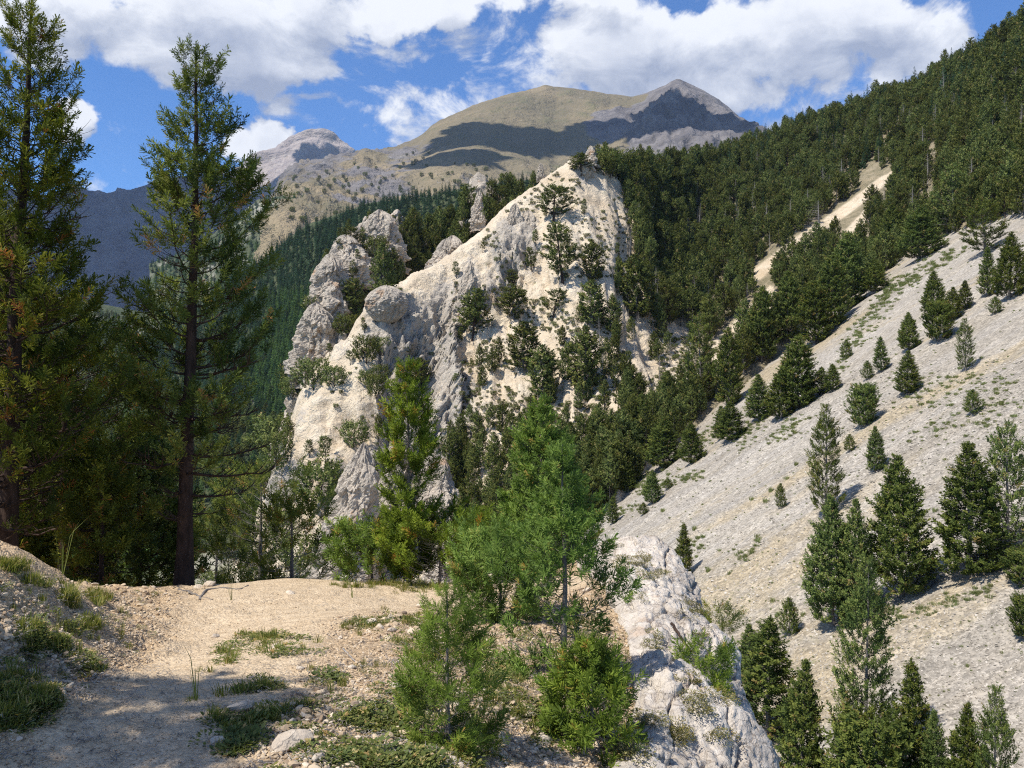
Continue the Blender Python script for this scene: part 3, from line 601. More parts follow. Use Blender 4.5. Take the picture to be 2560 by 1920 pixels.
def tuft_template(nb, width, spread, rng, lo=0.0):
    """bottle brush of needles along +z of unit length; each needle one triangle"""
    t = np.linspace(lo, 1, nb)+rng.uniform(-.5, .5, nb)/nb; ph = rng.uniform(0, 2*np.pi, nb)+np.arange(nb)*2.4
    ang = np.radians(np.interp(t, [0, .6, 1], [76, 60, 20])+rng.uniform(-12, 12, nb)); L = spread*rng.uniform(.8, 1.15, nb)
    rad = np.stack([np.cos(ph), np.sin(ph), 0*ph], -1); axis = np.array([0, 0, 1.]); d = rad*np.sin(ang)[:, None]+axis*np.cos(ang)[:, None]
    b = axis*t[:, None]*.88; side = np.cross(d, rad+.3*rng.normal(size=(nb, 3))); side /= np.linalg.norm(side, axis=1, keepdims=True)+1e-9
    side = side*rng.uniform(.7, 1.2, nb)[:, None]*width
    V = np.stack([b-side/2, b+side/2, b+d*L[:, None]], 1); W2 = np.stack([b+d*L[:, None]-side*.55, b+d*L[:, None]+side*.55, b], 1); flip = rng.random(nb) < .55; V[flip] = W2[flip]; return V.reshape(-1, 3)
def make_tufts(pos, dr, ln, tint, nb, width, spread, seed, ntemp=5):
    rng = np.random.default_rng(seed); pos = np.asarray(pos); dr = np.asarray(dr, float); dr = dr/(np.linalg.norm(dr, axis=1, keepdims=True)+1e-9); ln = np.asarray(ln); tint = np.asarray(tint)
    ref = rng.normal(size=dr.shape); a = np.cross(dr, ref); a /= np.linalg.norm(a, axis=1, keepdims=True)+1e-9; b = np.cross(dr, a)
    Vs = []; Ts = []; which = rng.integers(0, ntemp, len(pos))
    for k in range(ntemp):
        m = which == k
        if not m.any(): continue
        T = tuft_template(nb, width, spread, rng); L = ln[m][:, None, None]
        V = pos[m][:, None]+L*(T[None, :, 0:1]*a[m][:, None]+T[None, :, 1:2]*b[m][:, None]+T[None, :, 2:3]*dr[m][:, None])
        Vs.append(V.reshape(-1, 3)); tt = np.repeat(tint[m][:, None], nb, 1)+rng.normal(0, .07, (m.sum(), nb)); Ts.append(np.repeat(np.clip(tt, 0, 1), 3, 1).ravel())
    V = np.vstack(Vs); return V, np.arange(len(V)).reshape(-1, 3), np.concatenate(Ts)
def pine(seed, H, R, tr, zb=.12, dz=.3, per=4, tuft=.14, nb=20, width=.05, spread=.5, twigs=6, curve=.35, droop=-.1, prof='cone', gap=.0, dead=.12, lean=(0, 0), brown=.05, tips=3, sparse_low=0.0, side_bias=None, lv=.62, pom=99, brsides=4, trsides=8):
    rng = np.random.default_rng(seed); tk = Geo(); br = Geo(); pos = []; dr = []; ln = []; ti = []
    nseg = 14; zt = np.linspace(0, 1, nseg); wob = np.cumsum(rng.normal(0, .012*H/nseg*2, (nseg, 2)), 0)
    axis_pts = np.stack([lean[0]*H*zt**1.3+wob[:, 0], lean[1]*H*zt**1.3+wob[:, 1], H*zt], -1)
    rad = tr*(1-zt)**.85+.006*H/8; rad[0] *= 1.35; rad[1] *= 1.08
    tk.add(tube(axis_pts, rad, trsides))
    def ax(z): return np.array([np.interp(z, axis_pts[:, 2], axis_pts[:, 0]), np.interp(z, axis_pts[:, 2], axis_pts[:, 1]), z])
    z = zb*H; k = 0; lean_r = rng.uniform(.85, 1.15, 8)
    while z < H*.965:
        t = (z-zb*H)/(H*(1-zb))
        if prof == 'cone': pr = (1-t)**1.0*(.55+.45*min(1, t*4+.3))*1.08
        elif prof == 'column': pr = min(1, (1-t)*1.7)**1.1*(.75+.25*min(1, t*5))
        elif prof == 'round': pr = math.sqrt(max(0, 1-(t*1.6-.55)**2)) if t > .34 else .75+.7*t
        else: pr = (1-t)**.7*(.5+.5*math.sin(min(1, t*3)*1.57))
        pr = max(pr, .02); tz = tuft*(.55+.45*min(1, pr*2.2))
        nbr = max(2, int(round(per*(1 if t < .8 else .8)+rng.uniform(-.8, .8)))); ph0 = rng.uniform(0, 6.28)
        for q in range(nbr):
            if rng.random() < gap: continue
            phi = ph0+q*6.283/nbr+rng.normal(0, .3); L = R*pr*rng.uniform(lv, 1.15)*lean_r[int(phi*8/6.283) % 8]
            if side_bias is not None: L *= 1+side_bias[1]*math.cos(phi-side_bias[0])
            if rng.random() < .08: L *= 1.25
            h = np.array([math.cos(phi), math.sin(phi), 0]); sd = np.array([-h[1], h[0], 0])
            isdead = rng.random() < dead*(1.6-1.3*t) or (sparse_low and t < sparse_low and rng.random() < .6)
            m = 7; s = np.linspace(0, 1, m); up = droop*(1-t)+.5*t*t; bend = rng.normal(0, .10)
            zz = L*(up*s+curve*s**2.3*(1 if not isdead else .3)+rng.normal(0, .05)*s); pts = ax(z+rng.uniform(-.3, .3)*dz)+h*(L*s*(1-.10*s))[:, None]+sd*(L*bend*s**2)[:, None]+np.array([0, 0, 1])*zz[:, None]
            pts[2:] += rng.normal(0, .012*L, (m-2, 3))
            r0 = max(tr*.24*(1-t*.7)*min(1, L/R+.3), .004*H/8); br.add(tube(pts, r0*(1-s*.85), brsides))
            base = rng.uniform(.25, .75)+.12*math.cos(phi+2.6); base = .8*base+.1  # random tint plus a painted lighter side, sunward on unrotated trees
            if not isdead:
                nm = max(1, int(L*.35/(tz*.62)))
                for w in range(nm+1):
                    f = 1-w*tz*.62/max(L, 1e-3)
                    if f < (.25 if pom > 9 else .62): break
                    p = np.array([np.interp(f, s, pts[:, c]) for c in range(3)]); d = np.array([np.interp(min(1, f+.1), s, pts[:, c]) for c in range(3)])-np.array([np.interp(max(0, f-.1), s, pts[:, c]) for c in range(3)]); d /= np.linalg.norm(d)+1e-9
                    pos.append(p); dr.append(d+np.array([0, 0, .15])); ln.append(tz*rng.uniform(.85, 1.2)); ti.append(min(.86, base+rng.normal(0, .14)))
            ntw = int(twigs*(.35+.65*L/R)+.5)
            for w in range(ntw):
                f = rng.uniform(.28 if L > .35*R else .1, .95); p = np.array([np.interp(f, s, pts[:, c]) for c in range(3)])
                sg = 1 if w % 2 else -1; tl = (1-f)*.42*L+tz*rng.uniform(.5, 1.7)*min(1, L/(.35*R)+.15)
                d = h*rng.uniform(.35, .8)+sd*sg*rng.uniform(.5, 1.1)+np.array([0, 0, rng.uniform(-.1, .5)]); d /= np.linalg.norm(d)
                s2 = np.linspace(0, 1, 4); tp = p+d*(tl*s2)[:, None]+np.array([0, 0, 1])*(tl*.38*s2**2)[:, None]
                br.add(tube(tp, np.maximum(r0*.42*(1-s2*.8), .0015*H/8), 3))
                if isdead: continue
                nt = max(1, int(tl*.8/(tz*.6))); isb = rng.random() < brown
                for e in range(nt):
                    f2 = 1-e*tz*.6/tl
                    if (f2 < .1 and e) or e >= pom: break
                    pp = p+d*tl*f2+np.array([0, 0, 1])*tl*.38*f2**2
                    pos.append(pp); dr.append(d+np.array([0, 0, .76*f2+.1])+rng.normal(0, .12, 3)); ln.append(tz*rng.uniform(.75, 1.15)); ti.append(.97 if isb else min(.86, base+rng.normal(0, .17)))
        z += dz*rng.uniform(.7, 1.25)*(1-.45*t); k += 1
    for w in range(6): pos.append(ax(H)-np.array([0, 0, tuft*(.6+.38*w)])); dr.append(np.array([rng.normal(0, .06), rng.normal(0, .06), 1])); ln.append(tuft*(.6+.07*w)); ti.append(.55)
    if nb: V, Fc, T = make_tufts(pos, dr, ln, ti, nb, width, spread, seed+1)
    else: V, Fc, T = np.zeros((0, 3)), np.zeros((0, 3), int), np.zeros(0)
    return tk.arr(), br.arr(), (V, Fc, T)
def tree_parts(name, label, cat, loc, geo, fol, bk, group=None, rz=0, bk2=None):
    """thing > trunk, branches, crown"""
    tk, br, cr = geo; e = empty(name, loc); e.rotation_euler = (0, 0, rz); tag(e, label, cat, group)
    obj('trunk', mesh_np('trunk', *tk, [M[bk]]), e); obj('branches', mesh_np('branches', *br, [M[bk2 or bk]]), e)
    if len(cr[0]): obj('crown', mesh_np('crown', cr[0], cr[1], [M[fol]], attrs={'tint': cr[2]}, smooth=False), e)
    return e
def tree_one(name, geo, fol, bk, skip_br=False):
    """a single mesh with bark and needles, for far trees"""
    tk, br, cr = geo; parts = [tk] if skip_br else [tk, br]; V = []; Fq = []; n = 0
    for v, f in parts: V.append(v); Fq.append(f+n); n += len(v)
    V.append(cr[0]); Ft = cr[1]+n; Fq = np.vstack(Fq); V = np.vstack(V)
    me = bpy.data.meshes.new(name); me.vertices.add(len(V)); me.vertices.foreach_set('co', V.astype(np.float32).ravel())
    tot = len(Fq)*4+len(Ft)*3; me.loops.add(tot); me.loops.foreach_set('vertex_index', np.concatenate([Fq.ravel(), Ft.ravel()]).astype(np.int32))
    me.polygons.add(len(Fq)+len(Ft)); me.polygons.foreach_set('loop_start', np.concatenate([np.arange(len(Fq))*4, len(Fq)*4+np.arange(len(Ft))*3]).astype(np.int32))
    me.polygons.foreach_set('loop_total', np.concatenate([np.full(len(Fq), 4), np.full(len(Ft), 3)]).astype(np.int32))
    me.materials.append(M[bk]); me.materials.append(M[fol]); me.polygons.foreach_set('material_index', np.concatenate([np.zeros(len(Fq)), np.ones(len(Ft))]).astype(np.int32))
    me.polygons.foreach_set('use_smooth', np.concatenate([np.ones(len(Fq)), np.zeros(len(Ft))]).astype(bool)); me.update(calc_edges=True)
    a = me.attributes.new('tint', 'FLOAT', 'POINT'); a.data.foreach_set('value', np.concatenate([np.zeros(n), cr[2]]).astype(np.float32)); return me

# ------------------------------------------------------------------ near trees (needles modelled)
def place_near(name, label, cat, px, py_base, D, H, fol, bk, rz=0.0, **kw):
    kw.setdefault('pom', 2)
    loc = unproj(px, py_base, D); return tree_parts(name, label, cat, tuple(loc), pine(H=H, **kw), fol, bk, rz=rz)
def Hpx(a, b, D): return (b-a)*D/F
BP = 10.4
place_near('pine_tree', 'tall open pine with a dark straight trunk standing at the far edge of the path', 'pine', 183, 592, BP, Hpx(44, 592, BP), 'pine_near', 'bark_dark', seed=11, R=1.42, tr=.10, zb=.14, dz=.25, per=5, tuft=.145, nb=38, width=.095, spread=.52, twigs=15, curve=.62, droop=-.14, prof='open', dead=.2, gap=.2, lv=.35, brown=.025, lean=(.024, 0), trsides=14, side_bias=(.3, .15), sparse_low=.12)
LP = 9.2
place_near('pine_tree', 'very tall dense dark pine cut by the left edge of the picture', 'pine', 4, 600, LP, Hpx(-8, 600, LP), 'pine_near', 'bark_dark', seed=12, R=1.40, tr=.11, zb=.10, dz=.23, per=6, tuft=.145, nb=32, width=.10, spread=.52, gap=.15, twigs=13, lv=.45, curve=.6, droop=-.16, prof='open', dead=.2, brown=.02, lean=(.045, 0), trsides=12)
place_near('pine_tree', 'shaded thin trunked pine between the left edge and the tall path pine', 'pine', 62, 600, 10.6, Hpx(300, 600, 10.6), 'pine_near', 'bark_dark', seed=13, R=1.3, tr=.07, zb=.25, dz=.26, per=5, tuft=.14, nb=30, width=.11, spread=.54, twigs=13, curve=.35, droop=-.15, prof='round', dead=.3, sparse_low=.3)
place_near('pine_tree', 'small dark shaded pine at the foot of the thin trunked pine', 'pine', 102, 606, 10.0, Hpx(446, 606, 10.0), 'pine_near', 'bark_dark', seed=14, R=.62, tr=.035, zb=.10, dz=.16, per=5, tuft=.14, nb=30, width=.11, spread=.54, twigs=10, curve=.45, droop=-.1, prof='open', dead=.15, sparse_low=.2)
place_near('pine_tree', 'dark bushy pine low in the far left corner behind the grassy bank', 'pine', 14, 640, 12.5, 4.2, 'pine_near', 'bark_dark', seed=15, R=1.1, tr=.06, zb=.05, dz=.22, per=5, tuft=.11, nb=16, width=.10, spread=.62, twigs=11, curve=.4, droop=-.1, prof='cone', dead=.1)
place_near('pine_tree', 'bright green young pine lit by the sun below the left trees', 'pine', 45, 700, 17, 5.0, 'pine_bright', 'bark_grey', seed=16, R=1.3, tr=.06, zb=.05, dz=.24, per=5, tuft=.14, nb=16, width=.12, spread=.6, twigs=11, curve=.45, droop=0, prof='cone', dead=.05)
place_near('pine_tree', 'green spreading pine growing below the path edge right of the big trunk', 'pine', 262, 640, 13.0, Hpx(470, 640, 13), 'pine_near', 'bark_grey', seed=17, R=1.1, gap=.35, tr=.055, zb=.05, dz=.2, per=5, tuft=.11, nb=24, width=.10, spread=.6, twigs=13, curve=.4, droop=-.05, prof='round', dead=.25)
place_near('pine_tree', 'low green pine peeping over the path edge right beside the big trunk', 'pine', 215, 650, 15.0, Hpx(520, 650, 15), 'pine_near', 'bark_grey', seed=18, R=1.2, tr=.05, zb=.05, dz=.22, per=5, tuft=.12, nb=16, width=.11, spread=.6, twigs=11, curve=.4, droop=-.05, prof='round', dead=.15)
place_near('pine_tree', 'sunlit green pine low behind the small dark pine left of the big trunk', 'pine', 120, 690, 16.5, Hpx(520, 690, 16.5), 'pine_bright', 'bark_grey', seed=19, R=1.25, tr=.05, zb=.05, dz=.24, per=5, tuft=.13, nb=16, width=.12, spread=.6, twigs=11, curve=.4, droop=0, prof='cone', dead=.08)
place_near('pine_tree', 'slim young pine with a bare grey upper trunk and bushy foot at the path edge', 'pine', 409, 592, 9.9, Hpx(360, 592, 9.9), 'pine_bright', 'bark_grey', seed=20, R=.38, lv=.45, tr=.032, zb=.06, dz=.155, per=4, tuft=.125, nb=40, width=.085, spread=.52, twigs=14, curve=.62, droop=-.05, prof='open', dead=.06, brown=.03, gap=.12)
place_near('pine_tree', 'low spreading green pine bush around the foot of the slim young pine', 'pine', 440, 594, 9.7, .72, 'pine_bright', 'bark_grey', seed=21, R=.75, tr=.022, zb=.05, dz=.09, per=5, tuft=.12, nb=38, width=.09, spread=.52, twigs=10, curve=.45, droop=.1, prof='round', dead=.2, brown=.06)
place_near('pine_tree', 'small bright pine bush left of the slim young pine, at the path edge', 'pine', 372, 590, 9.9, .62, 'pine_bright', 'bark_grey', seed=22, R=.5, tr=.02, zb=.05, dz=.09, per=5, tuft=.12, nb=38, width=.09, spread=.52, twigs=8, curve=.5, droop=.1, prof='round', dead=.08, brown=.08)
place_near('pine_tree', 'broad bright green pine in the middle, tallest of the pair right of centre', 'pine', 541, 612, 11.0, Hpx(394, 612, 11.0), 'pine_bright', 'bark_grey', seed=23, R=.74, gap=.08, tr=.045, zb=.05, dz=.17, per=5, tuft=.14, nb=34, width=.10, spread=.52, twigs=18, curve=.5, droop=0, prof='cone', dead=.08, brown=.03)
place_near('pine_tree', 'bushy dark green young pine with bare grey leader in front of the pale outcrop', 'pine', 563, 768, 5.6, Hpx(440, 768, 5.6), 'pine_bright', 'bark_grey', seed=24, R=.52, gap=.12, lv=.5, tr=.030, zb=.06, dz=.125, per=5, tuft=.105, pom=1, nb=40, width=.085, spread=.52, twigs=14, curve=.5, droop=-.02, prof='cone', dead=.28, brown=.03, brsides=5)
place_near('pine_tree', 'bright yellowish green pine bush at the bottom, right of the small sapling', 'pine', 590, 830, 4.6, Hpx(640, 830, 4.6), 'pine_bright', 'bark_grey', seed=25, R=.40, lv=.4, gap=.2, tr=.02, zb=.06, dz=.085, per=5, tuft=.10, pom=1, nb=40, width=.08, spread=.5, twigs=16, curve=.45, droop=.05, prof='cone', dead=.1, brown=.03)
place_near('pine_tree', 'loose green pine scrub between the middle pines over the path end', 'pine', 500, 640, 7.4, Hpx(545, 640, 7.4), 'pine_bright', 'bark_grey', seed=26, R=.45, tr=.02, zb=.05, dz=.10, per=5, tuft=.10, nb=38, width=.08, spread=.55, twigs=10, curve=.4, droop=.08, prof='round', dead=.25)
place_near('pine_sapling', 'small soft pine sapling with bare grey lower twigs at the bottom centre', 'pine', 447, 775, 3.95, Hpx(580, 775, 3.95), 'pine_bright', 'bark_grey', seed=27, R=.26, gap=.12, lv=.4, tr=.014, zb=.05, dz=.075, per=4, tuft=.080, nb=56, width=.05, spread=.5, twigs=10, curve=.45, droop=0, prof='cone', dead=.4, brown=.02, brsides=5)
place_near('pine_tree', 'twisted low pine bush growing on the middle of the pale outcrop', 'pine', 706, 690, 6.5, .24, 'pine_bright', 'bark_grey', seed=28, R=.20, tr=.015, zb=.1, dz=.06, per=5, tuft=.085, nb=36, width=.08, spread=.5, twigs=4, curve=.5, droop=.2, prof='round', dead=.15)
place_near('pine_tree', 'small green pine tuft low on the pale outcrop, below the twisted bush', 'pine', 706, 728, 5.9, .22, 'pine_bright', 'bark_grey', seed=29, R=.12, tr=.012, zb=.1, dz=.05, per=5, tuft=.08, nb=36, width=.08, spread=.5, twigs=5, curve=.7, droop=.4, prof='round', dead=.1)
place_near('pine_tree', 'dark little pine clinging to the shaded notch on the outer edge of the outcrop', 'pine', 722, 640, 8.1, .24, 'pine_near', 'bark_grey', seed=30, R=.17, tr=.012, zb=.1, dz=.06, per=5, tuft=.08, nb=36, width=.06, spread=.5, twigs=3, curve=.5, droop=.2, prof='round', dead=.1)
place_near('pine_tree', 'dark pine filling the shade behind the thin trunked pine', 'pine', 34, 650, 12.6, Hpx(345, 650, 12.6), 'pine_near', 'bark_dark', seed=33, R=1.5, tr=.07, zb=.04, dz=.24, per=6, tuft=.17, nb=18, width=.17, spread=.54, twigs=14, curve=.45, droop=-.1, prof='open', dead=.12)
place_near('pine_tree', 'dark shaded pine just left of the big trunk, behind the small dark pine', 'pine', 138, 640, 13.2, Hpx(420, 640, 13.2), 'pine_near', 'bark_dark', seed=34, R=1.25, tr=.06, zb=.04, dz=.22, per=6, tuft=.17, nb=18, width=.17, spread=.54, twigs=14, curve=.45, droop=-.1, prof='open', dead=.15)
place_near('pine_tree', 'tall dark pine half cut by the left edge behind the very tall one', 'pine', -22, 620, 11.5, Hpx(170, 620, 11.5), 'pine_near', 'bark_dark', seed=35, R=1.5, tr=.09, zb=.06, dz=.25, per=6, tuft=.16, nb=18, width=.16, spread=.54, twigs=16, curve=.5, droop=-.1, prof='open', dead=.12)
place_near('pine_tree', 'low spreading pine under the right boughs of the tall open pine', 'pine', 292, 612, 11.6, Hpx(505, 612, 11.6), 'pine_near', 'bark_grey', seed=36, R=.70, gap=.4, tr=.04, zb=.04, dz=.18, per=5, tuft=.13, nb=30, width=.10, spread=.52, twigs=10, curve=.5, droop=-.05, prof='round', dead=.2)
# pine outside the frame on the left, whose shade falls across the path
place_near('pine_tree', 'tall pine left of the path just outside the picture, shading the path', 'pine', -1232, 800, 2.1, 5.3, 'pine_near', 'bark_dark', seed=31, R=.72, gap=.12, tr=.10, zb=.30, dz=.24, per=6, tuft=.16, nb=16, width=.2, spread=.6, twigs=7, curve=.4, droop=-.1, prof='round', dead=.02)

# ------------------------------------------------------------------ trees on the scree and across the gully
MID = {}
def midtree(k, fol='pine_mid', bk='bark_grey', **kw):
    kw.setdefault('brsides', 3); kw.setdefault('trsides', 6)
    MID[k] = (pine(**kw), fol, bk, kw['H'], kw['R'])
midtree('cone', seed=41, H=8, R=1.7, tr=.10, zb=.04, dz=.33, per=6, tuft=.30, nb=16, width=.26, spread=.50, twigs=8, lv=.42, curve=.45, droop=-.02, prof='cone', dead=.02, brown=.02)
midtree('cone_b', seed=42, H=8, R=1.35, tr=.10, zb=.04, dz=.32, per=6, tuft=.28, nb=16, width=.26, spread=.50, twigs=7, lv=.42, curve=.5, droop=0, prof='cone', dead=.03, brown=.02)
midtree('open', seed=43, H=9, R=2.0, tr=.11, zb=.08, dz=.40, per=5, tuft=.26, nb=16, width=.22, spread=.50, twigs=9, lv=.42, curve=.55, droop=-.05, prof='open', dead=.10, gap=.1, brown=.02)
midtree('slim', seed=44, H=8, R=1.0, tr=.09, zb=.04, dz=.30, per=5, tuft=.28, nb=16, width=.26, spread=.50, twigs=6, lv=.42, curve=.6, droop=.05, prof='cone', dead=.03)
midtree('column', seed=45, H=9, R=1.3, tr=.10, zb=.05, dz=.33, per=6, tuft=.32, nb=15, width=.28, spread=.50, twigs=6, lv=.42, curve=.5, droop=0, prof='column', dead=.04)
midtree('bushy', seed=46, H=5, R=1.5, tr=.08, zb=.02, dz=.28, per=6, tuft=.30, nb=15, width=.28, spread=.50, twigs=6, lv=.42, curve=.6, droop=.1, prof='round', dead=.02)
midtree('sap', seed=47, H=3, R=.75, tr=.04, zb=.03, dz=.22, per=5, tuft=.22, nb=15, width=.26, spread=.50, twigs=4, lv=.42, curve=.6, droop=.1, prof='cone', dead=0)
midtree('old', seed=48, H=9, R=2.6, tr=.16, zb=.10, dz=.42, per=5, tuft=.34, nb=13, width=.26, spread=.50, twigs=9, lv=.42, curve=.35, droop=-.1, prof='open', dead=.12, gap=.1, brown=.08)
MIDM = {}
for k, (g, fol, bk, H, R) in MID.items():
    MIDM[k] = (mesh_np('trunk', *g[0], [M[bk]]), mesh_np('branches', *g[1], [M[bk]]), mesh_np('crown', g[2][0], g[2][1], [M[fol]], attrs={'tint': g[2][2]}, smooth=False), H, R)
rnd = random.Random(5)
def put_tree(k, ax_, ay, by_, w, label, group=None, terr=('scree_slope',), name='pine_tree', D=None, cat='pine'):
    """apex x, apex y, base y and width in the picture; stands on the terrain under its base"""
    r = first_hit(terr, ax_, by_) if D is None else None
    p = Vector(unproj(ax_, by_, D)) if r is None else r[0]
    Dd = p.y; h = (by_-ay)*Dd/F; ww = w*Dd/F; tm, bm, cm, H, R = MIDM[k]
    e = empty(name, (p.x, p.y, p.z-.02*h)); e.rotation_euler = (rnd.gauss(0, .015), rnd.gauss(0, .015), rnd.uniform(0, 6.28)); sx = ww/(2*R*.88); e.scale = (sx, sx, h/H)
    tag(e, label, cat, group)
    for nm, me in (('trunk', tm), ('branches', bm), ('crown', cm)): obj(nm, me, e)
    return e
def v(*a): return [q*.46293 for q in a]
SCREE = [  # kind, apex x, apex y, base y, width (in the 2212 px wide view), label
 ('open', 1785, 868, 1118, 92, 'open pine with see-through crown in the middle of the scree slope'),
 ('cone', 1800, 1062, 1352, 110, 'dark pine at the left of the big clump on the lower scree'),
 ('cone_b', 1846, 1070, 1345, 80, 'pointed pine in the middle of the big clump on the lower scree'),
 ('cone', 1950, 975, 1285, 145, 'broad dense dark pine at the right of the big clump on the lower scree'),
 ('cone_b', 2095, 948, 1245, 135, 'tall broad pine near the right edge beside the dead topped tree'),
 ('old', 2178, 905, 1215, 130, 'ragged brownish pine with dead upper limbs on the right edge'),
 ('open', 1866, 1190, 1700, 160, 'loose wide pine rising from the bottom edge below the big clump'),
 ('slim', 1475, 1125, 1250, 34, 'lone slim dark pine just above the tip of the pale outcrop'),
 ('cone', 1964, 672, 757, 46, 'small twin pine on the upper scree, centre of a loose row'),
 ('cone_b', 1960, 755, 852, 50, 'leaning small pine with a low side branch below the twin pine'),
 ('cone', 2014, 583, 678, 48, 'dense pointed pine at the head of the upper scree group'),
 ('open', 2086, 685, 802, 46, 'thin open pine with a bent dead branch on the upper scree'),
 ('slim', 2133, 528, 640, 32, 'narrow crooked pine high on the scree near the right edge'),
 ('cone', 2180, 498, 645, 70, 'reddish dark pine against the right edge high on the scree'),
 ('cone_b', 2058, 618, 692, 38, 'middle tree of three close pines on the upper scree'),
 ('slim', 2085, 602, 668, 26, 'narrow pine right of the three close pines on the upper scree'),
 ('bushy', 2028, 655, 737, 55, 'rounded pine below the three close pines on the upper scree'),
 ('slim', 1904, 724, 802, 28, 'small narrow pine standing alone left of the twin pine'),
 ('sap', 1828, 733, 775, 22, 'tiny pointed pine high on the left part of the scree'),
 ('bushy', 1865, 833, 922, 56, 'dense egg shaped pine in the middle of the scree'),
 ('sap', 2102, 840, 894, 32, 'little cone shaped pine alone on the tan grass patch'),
 ('cone_b', 1891, 918, 1018, 40, 'small tidy pine right of the open see-through pine'),
 ('sap', 1835, 937, 976, 20, 'tiny pine between the open pine and the tidy small pine'),
 ('sap', 1687, 1043, 1098, 20, 'tiny narrow pine left of the open see-through pine'),
 ('slim', 1323, 1068, 1132, 24, 'small pine at the left rim of the scree above the middle pines'),
 ('cone', 1408, 1013, 1088, 40, 'compact pine on the lower left corner of the scree'),
 ('sap', 1443, 1033, 1056, 20, 'tiny bush pine right of the compact pine on the scree corner'),
 ('sap', 1390, 1085, 1112, 20, 'tiny bush pine below the compact pine on the scree corner'),
 ('sap', 1706, 1290, 1372, 38, 'little pine left of the foot of the big clump'),
 ('cone', 1357, 998, 1062, 40, 'pine standing where gully trees meet the lower scree'),
 ('slim', 1745, 800, 862, 30, 'slim pine at the left end of the row on the scree rim'),
 ('slim', 1775, 790, 852, 34, 'middle pine of the little row on the scree rim'),
 ('slim', 1800, 783, 845, 30, 'right pine of the little row on the scree rim'),
 ('sap', 1875, 778, 820, 22, 'tiny pine right of the grey dead sapling on the upper scree'),
 ('sap', 2150, 640, 678, 24, 'bright tiny pine by the right edge of the upper scree'),
 ('slim', 1660, 1322, 1600, 110, 'leafy pine with a bare grey trunk rising behind the outcrop edge'),
 ('cone_b', 1728, 1412, 1760, 105, 'narrow bright pine at the bottom right of the outcrop'),
 ('slim', 1980, 1415, 1760, 85, 'slim pale pine at the bottom edge right of the wide loose pine'),
 ('cone_b', 2016, 1530, 1800, 70, 'short pine top at the bottom edge, between two slim pines'),
 ('cone', 2085, 1510, 1860, 110, 'round topped pine at the bottom edge near the right corner'),
 ('open', 2150, 1475, 1900, 120, 'pine with a long bare leader in the bottom right corner'),
 ('bushy', 1870, 1560, 1860, 170, 'low bright pine at the bottom edge under the wide loose pine'),
 ('cone_b', 1620, 1345, 1500, 70, 'dark pine tucked against the outcrop edge'),
 ('bushy', 2205, 1190, 1262, 60, 'dark bush on the right edge below the ragged pine'),
 ('bushy', 2215, 1290, 1380, 55, 'dark shrubby pine cut by the right edge low on the scree')]
for k, x, y0, y1, w, lab in SCREE:
    X, Y0, Y1, Wd = v(x, y0, y1, w)
    if Y1 > 720: put_tree(k, X, Y0, Y1, Wd, lab)
    else: put_tree(k, X, Y0, Y1, Wd, lab)
RIM = [('old', 2128, 425, 548, 95, 'big dense pine where the forest meets the top of the scree'), ('cone', 1892, 560, 632, 58, 'rounded dark pine at the forest edge over the upper scree'),
 ('column', 1645, 612, 780, 52, 'tall dark yew like pine standing in front of the pale gully slope'), ('column', 1722, 720, 885, 66, 'dense pine at the bottom of the long pale strip'), ('column', 1575, 700, 880, 50, 'narrow pine left of the dark yew like one'),
 ('old', 1515, 672, 872, 88, 'large spreading pine on the left side of the gully'), ('cone', 1432, 898, 1012, 84, 'spreading dark pine at the scree foot with a fallen branch'), ('cone', 1492, 908, 1002, 56, 'brownish pine beside the spreading dark pine'),
 ('cone_b', 1578, 866, 952, 60, 'pair forming pine at the rim of the scree, left one'), ('cone_b', 1560, 875, 948, 44, 'smaller pine behind the rim pair'), ('cone_b', 1640, 806, 908, 56, 'pine at the gully rim below the yew like pine'),
 ('cone', 1688, 790, 905, 70, 'wide pine low on the gully rim'), ('column', 1445, 798, 892, 40, 'pine left of the gully on the pale slope'), ('cone_b', 1385, 850, 945, 50, 'dense pine at the lower edge of the pale slope'), ('column', 1355, 870, 960, 44, 'narrow pine at the lower edge of the pale slope'),
 ('column', 1830, 495, 672, 62, 'tall pine group front tree beside the upper scree'), ('column', 1795, 545, 710, 60, 'second tall pine beside the upper scree'), ('column', 1760, 600, 745, 60, 'third tall pine beside the upper scree'), ('column', 1700, 580, 740, 55, 'tall pine over the pale gully strip'),
 ('cone', 1985, 440, 560, 90, 'broad forest edge pine left of the big dense one'), ('old', 2060, 350, 500, 90, 'old dark pine behind the big dense one'), ('cone', 1930, 440, 560, 70, 'pine at the end of the upper pale strip')]
for k, x, y0, y1, w, lab in RIM:
    X, Y0, Y1, Wd = v(x, y0, y1, w); put_tree(k, X, Y0, Y1, Wd, lab, terr=('scree_slope', 'eroded_hillside'))

from mathutils import noise as MN
def f1(x, y, s, o=0): return MN.noise(Vector((x*s+o, y*s-o, .37)))+.5*MN.noise(Vector((x*s*2+o, y*s*2+o, 3.1)))

